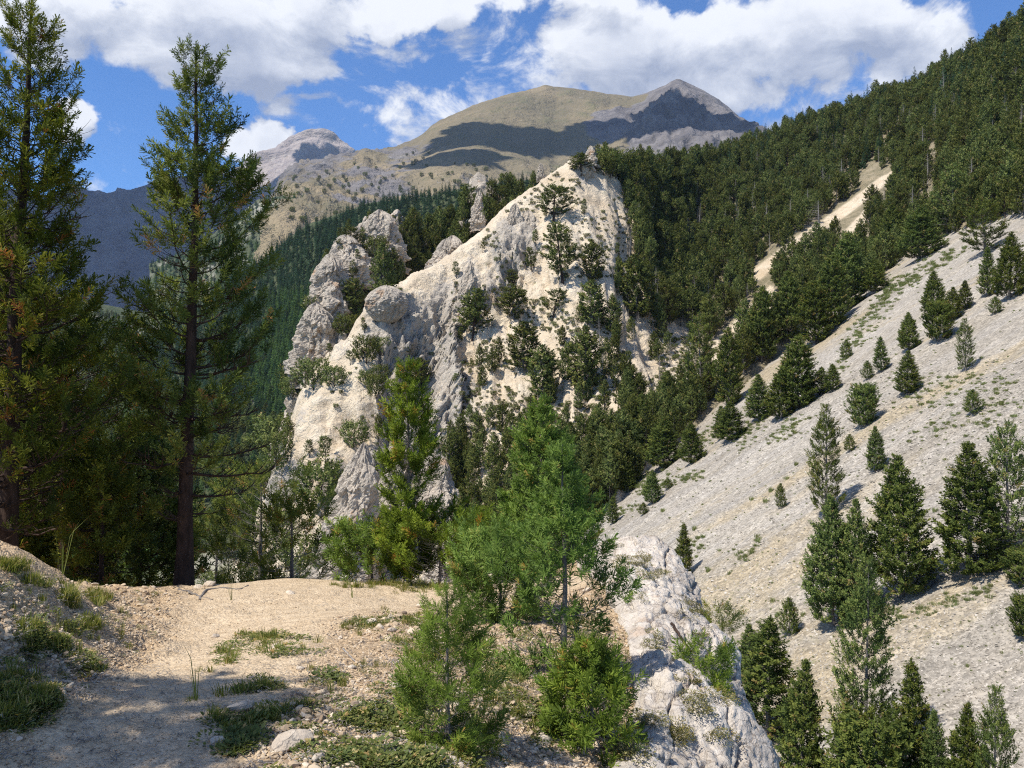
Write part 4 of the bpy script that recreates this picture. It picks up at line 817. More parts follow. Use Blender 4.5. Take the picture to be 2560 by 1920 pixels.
# ------------------------------------------------------------------ forest trees and hill trees (single meshes)
FAR = {}
def fartree(k, fol, bk, **kw): FAR[k] = (tree_one(k, pine(**kw), fol, bk), kw['H'], kw['R'])
ft = dict(tuft=.62, nb=10, width=.36, spread=.48, brsides=3, trsides=5)
fartree('col1', 'pine_far', 'bark_grey', seed=51, H=10, R=1.35, tr=.12, zb=.08, dz=.55, per=5, twigs=3, curve=.4, prof='column', dead=.12, **ft)
fartree('col2', 'pine_far', 'bark_grey', seed=52, H=10, R=1.15, tr=.12, zb=.15, dz=.55, per=5, twigs=3, curve=.4, prof='column', dead=.2, gap=.1, **ft)
fartree('con1', 'pine_far', 'bark_grey', seed=53, H=10, R=1.9, tr=.14, zb=.10, dz=.6, per=5, twigs=4, curve=.3, prof='cone', dead=.1, **ft)
fartree('con2', 'pine_far', 'bark_dark', seed=54, H=10, R=1.6, tr=.14, zb=.18, dz=.6, per=5, twigs=4, curve=.3, prof='open', dead=.2, gap=.1, **ft)
fartree('flat', 'pine_far', 'bark_dark', seed=54, H=8, R=2.3, tr=.15, zb=.3, dz=.55, per=4, twigs=5, curve=.25, prof='round', dead=.15, gap=.15, **ft)
fl = dict(tuft=.42, nb=12, width=.30, spread=.5, brsides=3, trsides=5, lv=.4)
fartree('flat', 'pine_far', 'bark_dark', seed=55, H=8, R=2.1, tr=.15, zb=.28, dz=.5, per=4, twigs=9, curve=.3, prof='round', dead=.15, gap=.2, **fl)
fartree('flat2', 'pine_far', 'bark_dark', seed=155, H=8, R=2.0, tr=.14, zb=.2, dz=.5, per=4, twigs=8, curve=.4, prof='open', dead=.2, gap=.25, lean=(.12, .05), **fl)
fartree('flat3', 'pine_far', 'bark_dark', seed=255, H=8, R=1.9, tr=.14, zb=.35, dz=.45, per=4, twigs=9, curve=.2, prof='column', dead=.2, gap=.3, lean=(-.1, .04), **fl)
fartree('bush', 'pine_far', 'bark_dark', seed=56, H=3, R=1.6, tr=.08, zb=.05, dz=.4, per=5, twigs=3, curve=.5, prof='round', dead=.05, tuft=.5, nb=8, width=.3, spread=.5, brsides=3, trsides=4)
def snag(k, seed, H, R):
    tk, br, cr = pine(seed=seed, H=H, R=R, tr=.13, zb=.25, dz=.45, per=4, twigs=5, curve=.15, droop=-.15, prof='open', dead=2.0, nb=0, tuft=.4, brsides=3, trsides=5)
    FAR[k] = (tree_one(k, (tk, br, cr), 'pine_far', 'dead_wood'), H, R)
snag('snag1', 57, 9, 1.5); snag('snag2', 58, 8, 1.1)
def spruce(k, fol, seed, H=14, R=2.2):
    rng = np.random.default_rng(seed); pos = []; dr = []; ln = []; ti = []; z = .8
    while z < H:
        t = z/H; r = R*(1-t)**.9+.12
        for q in range(max(3, int(7*(1-t)+3))):
            ph = rng.uniform(0, 6.28); rr = r*rng.uniform(.5, 1); pos.append((math.cos(ph)*rr*.45, math.sin(ph)*rr*.45, z)); dr.append((math.cos(ph), math.sin(ph), -.15+.5*t)); ln.append(rr*.75+.15); ti.append(rng.uniform(0, 1))
        z += .5*(1-.4*t)
    pos.append((0, 0, H-.5)); dr.append((0, 0, 1)); ln.append(.8); ti.append(.5)
    cr = make_tufts(pos, dr, ln, ti, 6, .42, .45, seed); z_ = np.zeros((0, 3))
    FAR[k] = (tree_one(k, (tube([(0, 0, 0), (0, 0, H*.9)], [.2, .04], 5), (z_, np.zeros((0, 4), int)), cr), fol, 'bark_dark', skip_br=True), H, R)
spruce('spruce1', 'spruce_far', 61); spruce('spruce2', 'spruce_far', 62, 13, 1.7); spruce('larch1', 'larch_far', 63, 13, 2.4)

def inpoly(px, py, poly):
    c = False; j = len(poly)-1
    for i in range(len(poly)):
        xi, yi = poly[i]; xj, yj = poly[j]
        if (yi > py) != (yj > py) and px < (xj-xi)*(py-yi)/(yj-yi)+xi: c = not c
        j = i
    return c
rr = random.Random(77); NR = np.random.default_rng(77)
PTS = []   # (pos, kind, height, widthfactor, pxheight, region)
def fill(poly, spacing, kinds, hrange, terr, region, prob=None, wf=(.85, 1.2), jit=.5, dens=.35):
    """scatter trees over a picture-space polygon, each put on the terrain it covers; spacing in metres across the slope"""
    xs_ = [p[0] for p in poly]; ys_ = [p[1] for p in poly]; n = 0; grid = {}
    tries = int((max(xs_)-min(xs_))*(max(ys_)-min(ys_))*dens)
    for _ in range(tries):
        px = rr.uniform(min(xs_), max(xs_)); py = rr.uniform(min(ys_), max(ys_))
        if not inpoly(px, py, poly): continue
        if prob is not None and rr.random() > prob(px, py): continue
        h = first_hit(terr, px, py)
        if h is None: continue
        p = h[0]; key = (int(p.x/spacing), int(p.y/spacing), int(p.z/spacing))
        ok = True
        for a in (-1, 0, 1):
            for b in (-1, 0, 1):
                for c in (-1, 0, 1):
                    for q in grid.get((key[0]+a, key[1]+b, key[2]+c), ()):
                        if (q-p).length < spacing*(1-jit*rr.random()): ok = False; break
                    if not ok: break
                if not ok: break
            if not ok: break
        if not ok: continue
        grid.setdefault(key, []).append(p); k = rr.choice(kinds); hh = rr.uniform(*hrange)*rr.uniform(.8, 1.15)
        PTS.append((p, k, hh, rr.uniform(*wf), hh*F/p.y, region, px, py)); n += 1
    return n
PK = ['col1', 'col1', 'col2', 'con1', 'con1', 'con2', 'con2', 'flat', 'spruce2', 'col1', 'snag2']
H_ = ('eroded_hillside',)
def bare1(px, py):
    for (x0, y0, x1, y1, w0, w1) in BARE:
        dx, dy = x1-x0, y1-y0; L = math.hypot(dx, dy); s = ((px-x0)*dx+(py-y0)*dy)/L/L
        if -.03 < s < 1.03 and abs((px-x0)*dy-(py-y0)*dx)/L < (w0+(w1-w0)*s)*.9: return True
    return False
nob = lambda x, y: .004 if any(bare1(x, y-k) for k in (-3, 0, 6, 12, 18)) else .01 if f1(x, y, .035, 2) > .42 and x < 930 else 1
forest = [(626, 172), (700, 172), (745, 156), (800, 134), (860, 114), (960, 79), (1040, 38), (1040, 215), (985, 226), (930, 242), (895, 262), (872, 290), (850, 300), (820, 312), (800, 330), (770, 352), (745, 375), (720, 380), (690, 385), (660, 370), (672, 362), (655, 330), (640, 280), (630, 225), (622, 180)]
fill(forest, 4.4, PK, (6.5, 13), ('eroded_hillside', 'scree_slope'), 'forest', nob)
fill([(660, 180), (745, 150), (800, 128), (860, 108), (960, 74), (1040, 30), (1040, 60), (960, 95), (860, 130), (745, 172), (660, 190)], 3.2, ['con1', 'spruce2', 'con2', 'col1', 'spruce1'], (9, 13), H_, 'skyline', nob)
fill([(925, 95), (960, 78), (1040, 35), (1060, 60), (1040, 90), (985, 120)], 6.0, ['con1', 'spruce1', 'spruce2', 'con2'], (13, 18), H_, 'skyline', None, (.8, 1.1))
low = [(455, 385), (500, 350), (540, 360), (600, 340), (640, 390), (640, 430), (625, 490), (600, 515), (560, 545), (500, 560), (455, 560), (448, 470)]
fill(low, 4.0, ['col1', 'col1', 'col2', 'con1', 'con2'], (5.5, 8.5), H_, 'gully', lambda x, y: (.8 if y > 462 else .02 if y > 425 else .006) if not (620 < x < 680 and 380 < y < 430) else .15)
fill([(560, 470), (625, 440), (680, 400), (720, 385), (700, 420), (660, 455), (622, 496), (600, 515), (560, 548), (520, 570)], 3.4, ['col1', 'col1', 'con1'], (6, 9), H_, 'gully', lambda x, y: .9)
fill([(455, 250), (640, 200), (680, 420), (600, 430), (460, 400)], 11.0, ['col1', 'flat2', 'flat3', 'con2', 'snag2', 'col2'], (4, 7), H_, 'slope', lambda x, y: .3+.7*(x > 500)*(y > 310), dens=.0035)
fill([(598, 300), (640, 240), (660, 330), (700, 400), (640, 440), (600, 420)], 7.0, ['col1', 'col2', 'snag1', 'con1'], (5, 7.5), H_, 'slope', None, dens=.012)
fill([(588, 160), (660, 166), (660, 200), (630, 190), (604, 176)], 4.4, ['flat', 'flat2', 'flat3', 'con2', 'bush'], (5, 8), H_, 'summit')
RC = ('rear_cliffs', 'eroded_hillside')
fill([(408, 238), (430, 238), (470, 225), (470, 262), (440, 290), (405, 305), (385, 322), (392, 280)], 5.6, ['con1', 'con2', 'col1', 'con1'], (9, 13), ('rear_cliffs',), 'rear')
fill([(420, 232), (520, 196), (560, 190), (530, 215), (505, 225), (470, 262), (440, 250)], 5.0, ['con1', 'con2', 'flat', 'col1'], (7, 10), ('rear_cliffs',), 'rear')
fill([(318, 240), (400, 215), (400, 300), (340, 340), (310, 350), (305, 300)], 9, ['flat2', 'flat3', 'bush', 'con2'], (3, 6), ('rear_cliffs',), 'rear')
fill([(300, 345), (365, 330), (372, 370), (330, 390), (290, 400)], 12, ['flat2', 'flat3', 'bush', 'con2', 'con1'], (4, 7), RC, 'left')
fill([(250, 410), (340, 470), (345, 560), (300, 600), (200, 600), (200, 480)], 12, ['con2', 'flat', 'col1', 'bush'], (4, 8), H_, 'left')
fill([(350, 440), (400, 440), (400, 470), (380, 545), (360, 480)], 9, ['col2', 'bush', 'con2'], (4, 7), H_, 'left')
fill([(360, 350), (385, 350), (385, 400), (360, 400)], 8, ['flat', 'bush'], (3, 6), H_, 'left')
# hand-placed trees that stand out on the hill: apex x, apex y, base y, width (2212 px view)
HT = [('flat', 1195, 400, 480, 90, 'spreading pine high on the bright white ridge'), ('flat2', 1215, 478, 610, 105, 'largest spreading pine on the upper white slope'), ('col1', 1280, 515, 610, 44, 'narrow pine at the top of a vertical row on the white slope'),
      ('col1', 1280, 600, 705, 48, 'tall pine in the middle of the vertical row on the white slope'), ('col1', 1375, 545, 690, 66, 'dense tall pine left of the forest edge on the white slope'), ('col2', 1110, 610, 690, 44, 'rounded pine below the little wind bent pine'),
      ('flat2', 1110, 580, 618, 40, 'little wind bent pine alone on the white ridge'), ('con2', 1020, 620, 735, 70, 'dark ragged pine beside the grey rib on the hill'), ('flat3', 1195, 620, 690, 70, 'dead looking grey green pine in the middle of the slope'),
      ('col1', 1325, 640, 720, 34, 'thin pointed pine below the vertical row'), ('col1', 1130, 690, 800, 60, 'pine standing over the gully trees left of centre'), ('col1', 1175, 740, 860, 56, 'columnar pine at the gully head'),
      ('col1', 1262, 700, 850, 62, 'broad columnar pine in the middle of the gully'), ('con2', 760, 600, 700, 60, 'pine growing in the cleft left of the round boulder'), ('con1', 830, 520, 660, 60, 'dark pine in front of the rear cliffs'), ('col1', 905, 770, 830, 40, 'pine behind the top of the slim young pine'),
      ('flat3', 1015, 395, 470, 60, 'pine on the slender rear tower'), ('con2', 1255, 330, 378, 50, 'leaning pine right below the summit pinnacle'), ('flat', 760, 490, 540, 50, 'flat pine on the left rear crag'), ('flat', 880, 740, 770, 30, 'small bush pine on the lower cliff'),
      ('snag1', 1770, 430, 505, 80, 'large bleached dead tree in the forest left of the upper pale strip'), ('snag2', 1983, 465, 550, 34, 'tall grey dead tree leaning before the pines at the scree edge'), ('snag2', 2040, 145, 235, 24, 'pale dead spar sticking up from the forest near the top right'),
      ('snag2', 1505, 590, 680, 26, 'grey dead tree in the middle of the forest above the gully'), ('snag1', 1900, 420, 470, 34, 'dead grey tree at the top of the pale strip'), ('snag2', 1905, 745, 800, 20, 'thin brown dead sapling on the upper scree')]
n_far = 0
def far_obj(k, p, h, wf, lab, group=None, name=None):
    me, H, R = FAR[k]; nm = name or ('dead_tree' if k.startswith('snag') else 'spruce_tree' if k.startswith('spruce') else 'pine_tree')
    o = obj(nm, me, loc=(p[0], p[1], p[2]-.03*h)); s = h/H; o.scale = (s*wf, s*wf, s); o.rotation_euler = (rr.gauss(0, .03), rr.gauss(0, .03), rr.uniform(0, 6.28))
    tag(o, lab, 'dead tree' if k.startswith('snag') else 'tree' if k.startswith('spruce') else 'pine', group); return o
for k, x, y0, y1, w, lab in HT:
    X, Y0, Y1, Wd = v(x, y0, y1, w*.8); h = first_hit(('eroded_hillside', 'rear_cliffs'), X, Y1)
    if h is None: continue
    p = h[0]; hh = (Y1-Y0)*p.y/F; H, R = FAR[k][1:]; far_obj(k, p, hh, (Wd*p.y/F)/(2*R*.9*hh/H), lab)
LAB = {'forest': 'pine in the dense forest on the right hand slope', 'skyline': 'tree on the skyline of the right hand forested ridge', 'gully': 'narrow pine crowded in the gully below the white slope', 'slope': 'scattered pine on the pale eroded hillside',
       'summit': 'pine on the wooded top of the pale hill', 'rear': 'pine on the rocky rear ridge behind the white crest', 'left': 'pine at the rocky left foot of the pale hill'}
GRP = {'forest': 'pines of the right hand forest', 'skyline': 'trees along the forest skyline', 'gully': 'pines in the gully', 'slope': 'pines scattered on the pale hillside', 'summit': 'pines on the hill top', 'rear': 'pines on the rear ridge', 'left': 'pines at the left foot of the hill'}
PTS.sort(key=lambda q: -q[4]); NI = 300-len(HT)
SHAPE = {'col1': 'column shaped pine', 'col2': 'thin column shaped pine', 'con1': 'full cone shaped pine', 'con2': 'open ragged pine', 'flat': 'flat topped pine', 'flat2': 'leaning open pine', 'flat3': 'bare legged pine', 'bush': 'bushy low pine', 'spruce1': 'dark spruce', 'spruce2': 'slim dark spruce', 'larch1': 'bright larch', 'snag1': 'grey dead tree', 'snag2': 'thin grey dead tree'}
LM = [(581, 175, 'hill summit'), (386, 305, 'round boulder'), (512, 232, 'twin pointed tower'), (478, 205, 'slender rear tower'), (350, 510, 'tall leaning spire'), (436, 505, 'jagged tower'), (541, 400, 'broad bright middle pine'), (409, 430, 'slim young pine'), (762, 330, 'yew like pine'), (822, 205, 'long pale strip'),
      (700, 280, 'pale strip foot'), (655, 400, 'beige gully clearing'), (592, 300, 'vertical pine row'), (636, 290, 'dense edge pine'), (985, 230, 'big scree top pine'), (876, 275, 'rounded forest edge pine'), (701, 360, 'spreading gully pine'), (663, 445, 'scree foot pine'), (728, 420, 'rim pine pair'), (850, 290, 'tall scree side group'),
      (755, 135, 'notch below the grey peak'), (945, 70, 'skyline bend'), (1000, 40, 'tall skyline spruces'), (900, 150, 'upper pale clearing'), (690, 200, 'dark hollow behind the summit'), (530, 300, 'spreading slope pine'), (475, 350, 'dark ragged pine'), (583, 390, 'broad gully column'), (513, 355, 'lone rounded pine')]
USED = {}
def lm_label(what, px, py):
    L = sorted(LM, key=lambda q: (q[0]-px)**2+(q[1]-py)**2)
    for q in L:
        dx, dy = px-q[0], py-q[1]; r = math.hypot(dx, dy); far = 'just' if r < 20 else 'a little' if r < 45 else 'well' if r < 110 else 'far'
        s = 'right of' if abs(dx) > abs(dy)*2.2 and dx > 0 else 'left of' if abs(dx) > abs(dy)*2.2 else 'above' if dy < 0 and abs(dy) > abs(dx)*2.2 else 'below' if abs(dy) > abs(dx)*2.2 else ('below' if dy > 0 else 'above')+(' and right of' if dx > 0 else ' and left of')
        t = '%s %s %s the %s' % (what, far, s, q[2]); t0 = t if q is L[0] else t0
        if t not in USED: USED[t] = 1; return t
    return t
def scatter(name, pts, protos, label, cat=None, kind='stuff', group=None):
    """pts: (pos, scale vec, rot vec, proto index); one object whose points carry instances of the proto meshes"""
    me = bpy.data.meshes.new(name); n = len(pts); me.vertices.add(n)
    me.vertices.foreach_set('co', np.array([p[0] for p in pts], np.float32).ravel())
    a = me.attributes.new('scl', 'FLOAT_VECTOR', 'POINT'); a.data.foreach_set('vector', np.array([p[1] for p in pts], np.float32).ravel())
    a = me.attributes.new('rot', 'FLOAT_VECTOR', 'POINT'); a.data.foreach_set('vector', np.array([p[2] for p in pts], np.float32).ravel())
    a = me.attributes.new('vid', 'INT', 'POINT'); a.data.foreach_set('value', np.array([p[3] for p in pts], np.int32))
    o = obj(name, me); g = bpy.data.node_groups.new(name, 'GeometryNodeTree')
    g.interface.new_socket('Geometry', in_out='INPUT', socket_type='NodeSocketGeometry'); g.interface.new_socket('Geometry', in_out='OUTPUT', socket_type='NodeSocketGeometry')
    T = NT(g, False); gi = T.n('NodeGroupInput'); go = T.n('NodeGroupOutput'); J = T.n('GeometryNodeJoinGeometry')
    A = lambda nm, ty: T.n('GeometryNodeInputNamedAttribute', {'Name': nm}, data_type=ty).outputs[0]
    rot = A('rot', 'FLOAT_VECTOR'); scl = A('scl', 'FLOAT_VECTOR'); vid = A('vid', 'INT')
    for k, pm in enumerate(protos):
        src = bpy.data.objects.new(name+'_source', pm); oi = T.n('GeometryNodeObjectInfo'); oi.inputs['Object'].default_value = src; oi.inputs['As Instance'].default_value = True
        cmp_ = T.n('FunctionNodeCompare', data_type='INT', operation='EQUAL'); T.put(cmp_.inputs[2], vid); cmp_.inputs[3].default_value = k
        ip = T.n('GeometryNodeInstanceOnPoints'); T.put(ip.inputs['Points'], gi.outputs[0]); T.put(ip.inputs['Selection'], cmp_.outputs[0]); T.put(ip.inputs['Instance'], oi.outputs['Geometry']); T.put(ip.inputs['Rotation'], rot); T.put(ip.inputs['Scale'], scl)
        g.links.new(ip.outputs[0], J.inputs[0])
    g.links.new(J.outputs[0], go.inputs[0]); md = o.modifiers.new('scatter', 'NODES'); md.node_group = g
    tag(o, label, cat, group, kind); return o
for q in PTS[:NI]:
    p, k, hh, wf, ph, reg, px, py = q
    lab = lm_label(('tall ' if ph > 34 else 'short ' if ph < 22 else '')+SHAPE[k], px, py-ph*.4); far_obj(k, p, hh, wf, lab, GRP[reg] if not k.startswith('snag') else 'dead trees on the pale hillside')
kinds = list(FAR.keys())
def spts(L): return [(tuple(p-Vector((0, 0, .03*hh))), (hh/FAR[k][1]*wf, hh/FAR[k][1]*wf, hh/FAR[k][1]), (rr.gauss(0, .03), rr.gauss(0, .03), rr.uniform(0, 6.28)), kinds.index(k)) for p, k, hh, wf, ph, reg, px, py in L]
scatter('forest_trees', spts(PTS[NI:]), [FAR[k][0] for k in kinds], 'smaller pines filling the forest and gully on the right hand slopes', 'forest')
import time as _t; print('TREES', len(PTS), _t.process_time())
PTS2 = PTS; PTS = []
W_ = ('wooded_ridge',)
fill([(60, 386), (180, 320), (250, 270), (301, 232), (370, 205), (470, 190), (560, 178), (760, 182), (740, 250), (560, 260), (400, 300), (330, 380), (300, 460), (200, 460), (100, 430)], 7.5, ['spruce1', 'spruce1', 'spruce2'], (11, 15), W_, 'ridge', None, (1.0, 1.5))
fill([(270, 300), (330, 290), (320, 400), (280, 420), (250, 400)], 7.0, ['larch1'], (11, 14), W_, 'ridge', None, (1, 1.5))
fill([(150, 262), (200, 246), (262, 200), (300, 198), (335, 216), (350, 240), (330, 260), (260, 330), (180, 400)], 15, ['spruce1', 'spruce2', 'larch1'], (12, 17), ('spur_slope',), 'ridge', lambda x, y: .8, (1, 1.5))
fill([(-60, 290), (240, 335), (330, 350), (330, 520), (240, 560), (-60, 570)], 9.0, ['spruce1', 'larch1', 'con1', 'con2'], (9, 13), ('valley_slope',), 'ridge', lambda x, y: .85, (1, 1.4))
scatter('spruce_forest', spts(PTS), [FAR[k][0] for k in kinds], 'dark spruce forest covering the ridge and valley behind the pale hill', 'forest')
print('SPRUCE', len(PTS), _t.process_time())
# scattered dark shrubs on the grassy mountain
PTS = []
fill([(240, 200), (300, 175), (420, 150), (520, 180), (640, 150), (700, 150), (640, 178), (470, 192), (370, 205), (300, 230)], 22, ['bush', 'spruce2'], (5, 9), ('grassy_mountain',), 'mt', None, dens=.03)
scatter('mountain_shrubs', spts(PTS), [FAR[k][0] for k in kinds], 'dark shrubs dotted over the grassy mountain flank', 'shrubs')

# low shrubs dotted over the pale hillside
PTS = []
fill([(300, 400), (400, 290), (560, 170), (620, 180), (680, 300), (740, 380), (640, 470), (560, 550), (440, 590), (340, 600)], 1.7, ['bush'], (.25, .9), H_, 'sh', lambda x, y: (.02+.5*(x > 455)*(y > 290)+.12*(x > 455))*(f1(x, y, .03, 5) > .02), (.9, 1.9))
scatter('hillside_shrubs', spts(PTS), [FAR[k][0] for k in kinds], 'low green shrubs dotted over the pale hillside', 'shrubs')

# ------------------------------------------------------------------ grass, herbs and stones
def blade_clump(seed, nbl, h, spread, w, lean=.5, segs=2):
    rng = np.random.default_rng(seed); V = []; Fc = []; T = []
    for i in range(nbl):
        a = rng.uniform(0, 6.28); r = spread*math.sqrt(rng.random())*.5; b = np.array([math.cos(a)*r, math.sin(a)*r, 0]); L = h*rng.uniform(.5, 1.1); o = rng.uniform(0, lean); d = np.array([math.cos(a), math.sin(a), 0])*(.3+.7*rng.random())
        s = np.array([-math.sin(a), math.cos(a), 0])*w/2*rng.uniform(.7, 1.2); m = b+d*L*o*.35+np.array([0, 0, L*.6]); t = b+d*L*o+np.array([0, 0, L*(1-.35*o)]); n0 = len(V)
        V += [b-s, b+s, m-s*.7, m+s*.7, t]; Fc += [(n0, n0+1, n0+3), (n0, n0+3, n0+2), (n0+2, n0+3, n0+4)]; q = float(np.clip(rng.normal(.5, .25), 0, 1)); T += [q]*5
    return np.array(V), np.array(Fc), np.array(T)
def leaf_clump(seed, nl, r, size):
    rng = np.random.default_rng(seed); V = []; Fc = []; T = []
    for i in range(nl):
        a = rng.uniform(0, 6.28); rad = r*math.sqrt(rng.random()); hz = rng.uniform(.1, 1)*size*1.6*(1-.5*rad/r); c = np.array([math.cos(a)*rad, math.sin(a)*rad, hz])
        d = np.array([math.cos(a+rng.normal(0, .8)), math.sin(a+rng.normal(0, .8)), rng.uniform(-.1, .7)]); d /= np.linalg.norm(d); s = np.cross(d, [0, 0, 1]); s /= np.linalg.norm(s)+1e-9; L = size*rng.uniform(.6, 1.2); n0 = len(V)
        V += [c, c+d*L*.5+s*L*.28+[0, 0, L*.08], c+d*L, c+d*L*.5-s*L*.28+[0, 0, L*.08]]; Fc += [(n0, n0+1, n0+2), (n0, n0+2, n0+3)]; q = float(np.clip(rng.normal(.5, .25), 0, 1)); T += [q]*4
    return np.array(V), np.array(Fc), np.array(T)
def cm(name, VFT, mat): return mesh_np(name, VFT[0], VFT[1], [M[mat]], attrs={'tint': VFT[2]}, smooth=False)
GR = [cm('grass_a', blade_clump(1, 26, .11, .07, .005), 'grass'), cm('grass_b', blade_clump(2, 20, .16, .06, .005, .8), 'grass'), cm('grass_c', blade_clump(3, 34, .07, .10, .005, .9), 'grass'),
      cm('herb_a', leaf_clump(4, 60, .07, .022), 'leaf'), cm('herb_b', leaf_clump(5, 26, .06, .032), 'leaf'), cm('herb_c', leaf_clump(6, 70, .09, .018), 'leaf')]
def ground_pt(px, py, names=('near', 'rock')):
    h = first_hit(names, px, py); return h
# patches in the picture: cx, cy, rx, ry, count, kinds
PATCH = [(250, 650, 34, 26, 130, (0, 3, 5)), (268, 700, 40, 22, 120, (0, 2, 3, 5)), (232, 720, 45, 24, 110, (0, 2, 3)), (275, 745, 50, 22, 190, (3, 5, 4, 2)), (330, 690, 28, 14, 60, (4, 5, 3)), (300, 655, 26, 18, 70, (3, 4, 0)), (395, 625, 50, 12, 190, (5, 3, 2)), (440, 650, 60, 24, 210, (3, 5, 2, 0)),
         (385, 705, 40, 16, 90, (5, 3)), (420, 730, 60, 30, 260, (5, 3, 4, 2)), (520, 700, 60, 40, 300, (2, 3, 5)), (350, 735, 24, 26, 110, (5, 3)), (500, 750, 70, 25, 200, (3, 2, 5)), (560, 640, 50, 30, 160, (3, 5, 2)), (300, 770, 60, 14, 130, (5, 3)), (390, 765, 60, 14, 120, (3, 5, 4)),
         (55, 582, 30, 6, 120, (0, 2)), (85, 600, 24, 9, 190, (0, 1, 1)), (20, 566, 24, 6, 70, (0, 2)), (48, 635, 30, 18, 150, (3, 5, 0)), (20, 700, 34, 30, 260, (3, 0, 2)), (75, 665, 24, 14, 60, (3, 2)), (90, 625, 16, 8, 40, (0,)), (200, 703, 18, 5, 26, (0,)), (350, 582, 40, 4, 80, (0, 2)), (400, 588, 60, 5, 160, (0, 2, 1)), (205, 668, 14, 5, 10, (0,)),
         (270, 640, 22, 14, 60, (3, 0)), (15, 660, 20, 12, 40, (3, 5)), (480, 620, 50, 10, 80, (5, 3))]
pts = []
for cx, cy, rx, ry, n, ks in PATCH:
    for _ in range(int(n*1.7)):
        a = rr.uniform(0, 6.28); r = math.sqrt(rr.random())*rr.uniform(.8, 1.15); h = ground_pt(cx+math.cos(a)*r*rx, cy+math.sin(a)*r*ry, ('near',))
        if h is None: continue
        p = h[0]; q = f1(p.x, p.y, 3.2, 9)
        if q < -.05+.3*rr.random(): continue
        s = rr.uniform(.4, 1.0); pts.append((tuple(p), (s*1.25, s*1.25, s*rr.uniform(.45, .85)), (rr.gauss(0, .2), rr.gauss(0, .2), rr.uniform(0, 6.28)), rr.choice(ks)))
for _ in range(1500):   # thin sprinkling off the path
    px, py = rr.uniform(0, 640), rr.uniform(575, 768); h = ground_pt(px, py, ('near',))
    if h is None: continue
    p = h[0]
    if pathmask1(p) > .2 or f1(p.x, p.y, 1.4, 19) < .05: continue
    s = rr.uniform(.3, .7); pts.append((tuple(p), (s, s, s), (0, 0, rr.uniform(0, 6.28)), rr.choice((0, 2, 3, 5, 5))))
scatter('ground_plants', pts, GR, 'short grass and small leafy herbs growing beside the path', 'grass')
print('PLANTS', len(pts), _t.process_time())
CU = [cm('cushion_a', leaf_clump(8, 170, .10, .016), 'cushion'), cm('cushion_b', leaf_clump(9, 120, .07, .016), 'cushion')]
pts = []
for cx, cy, rx, ry, n in [(632, 563, 18, 7, 34), (650, 575, 14, 5, 14), (687, 610, 8, 12, 18), (700, 637, 7, 8, 10), (703, 612, 5, 5, 6), (655, 640, 6, 12, 10), (640, 600, 6, 4, 3), (678, 735, 8, 10, 12), (716, 735, 8, 5, 8), (725, 700, 8, 7, 8), (705, 705, 16, 12, 14), (690, 680, 12, 6, 8), (612, 545, 10, 4, 8), (630, 750, 10, 12, 12), (650, 720, 10, 8, 8)]:
    for _ in range(n):
        a = rr.uniform(0, 6.28); r = math.sqrt(rr.random()); h = ground_pt(cx+math.cos(a)*r*rx, cy+math.sin(a)*r*ry, ('rock',))
        if h is None: continue
        s = rr.uniform(.5, 1.1); pts.append((tuple(h[0]), (s, s, s), (rr.gauss(0, .2), rr.gauss(0, .2), rr.uniform(0, 6.28)), rr.choice((0, 1))))
scatter('cushion_plants', pts, CU, 'olive cushion plants rooted in cracks of the pale outcrop', 'plants')
# scree grass
TS = [cm('tussock_a', blade_clump(11, 90, .55, .5, .035, .8), 'tussock'), cm('tussock_b', blade_clump(12, 60, .4, .6, .04, .9), 'tussock')]
big = [(1420, 1183), (1433, 1105), (1500, 1145), (1600, 1205), (1625, 1195), (1636, 1160), (1665, 1062), (1655, 1085), (1720, 1005), (1625, 1080), (1490, 1170), (1670, 1300), (1680, 1330), (1640, 1345), (1575, 1240), (1700, 1035), (2085, 965), (1890, 1340), (1990, 1315), (2065, 1305), (2090, 1440), (2165, 1410), (2205, 1268), (1860, 1355), (2020, 1105), (1930, 1325), (1735, 1330), (2140, 1290), (1530, 1235), (1555, 1190)]
LM2 = [(683, 560, 'lone slim pine'), (822, 480, 'open see-through pine'), (830, 590, 'big lower clump'), (903, 560, 'broad dense dark pine'), (964, 560, 'tall broad right pine'), (876, 460, 'small tidy pine'), (864, 410, 'egg shaped pine'), (781, 495, 'tiny narrow pine'), (652, 490, 'compact corner pine'), (612, 510, 'small rim pine'), (790, 620, 'little clump side pine'), (1015, 620, 'dark right edge shrub'), (650, 545, 'outcrop tip'), (1000, 500, 'ragged dead topped pine')]
def tl_label(what, px, py):
    global LM
    keep = LM; LM = LM2; t = lm_label(what, px, py); LM = keep; return t
wh = ['above the outcrop tip', 'on the left of the scree', 'beside the lone slim pine', 'in the middle of the lower scree', 'near the big clump', 'near the right edge']
for i, (x, y) in enumerate(big):
    X, Y = v(x, y); h = hit('scree_slope', X, Y)[0]
    if h is None: continue
    o = obj('grass_tussock', TS[i % 2].copy() if False else TS[i % 2], loc=tuple(h-Vector((0, 0, .04)))); s = 11*h.y/F/.8*rr.uniform(.55, 1.0); o.scale = (s, s, s); o.rotation_euler = (0, 0, rr.uniform(0, 6))
    tag(o, tl_label('pale green grass tussock', X, Y), 'grass tuft', 'grass tussocks on the scree')
pts = []
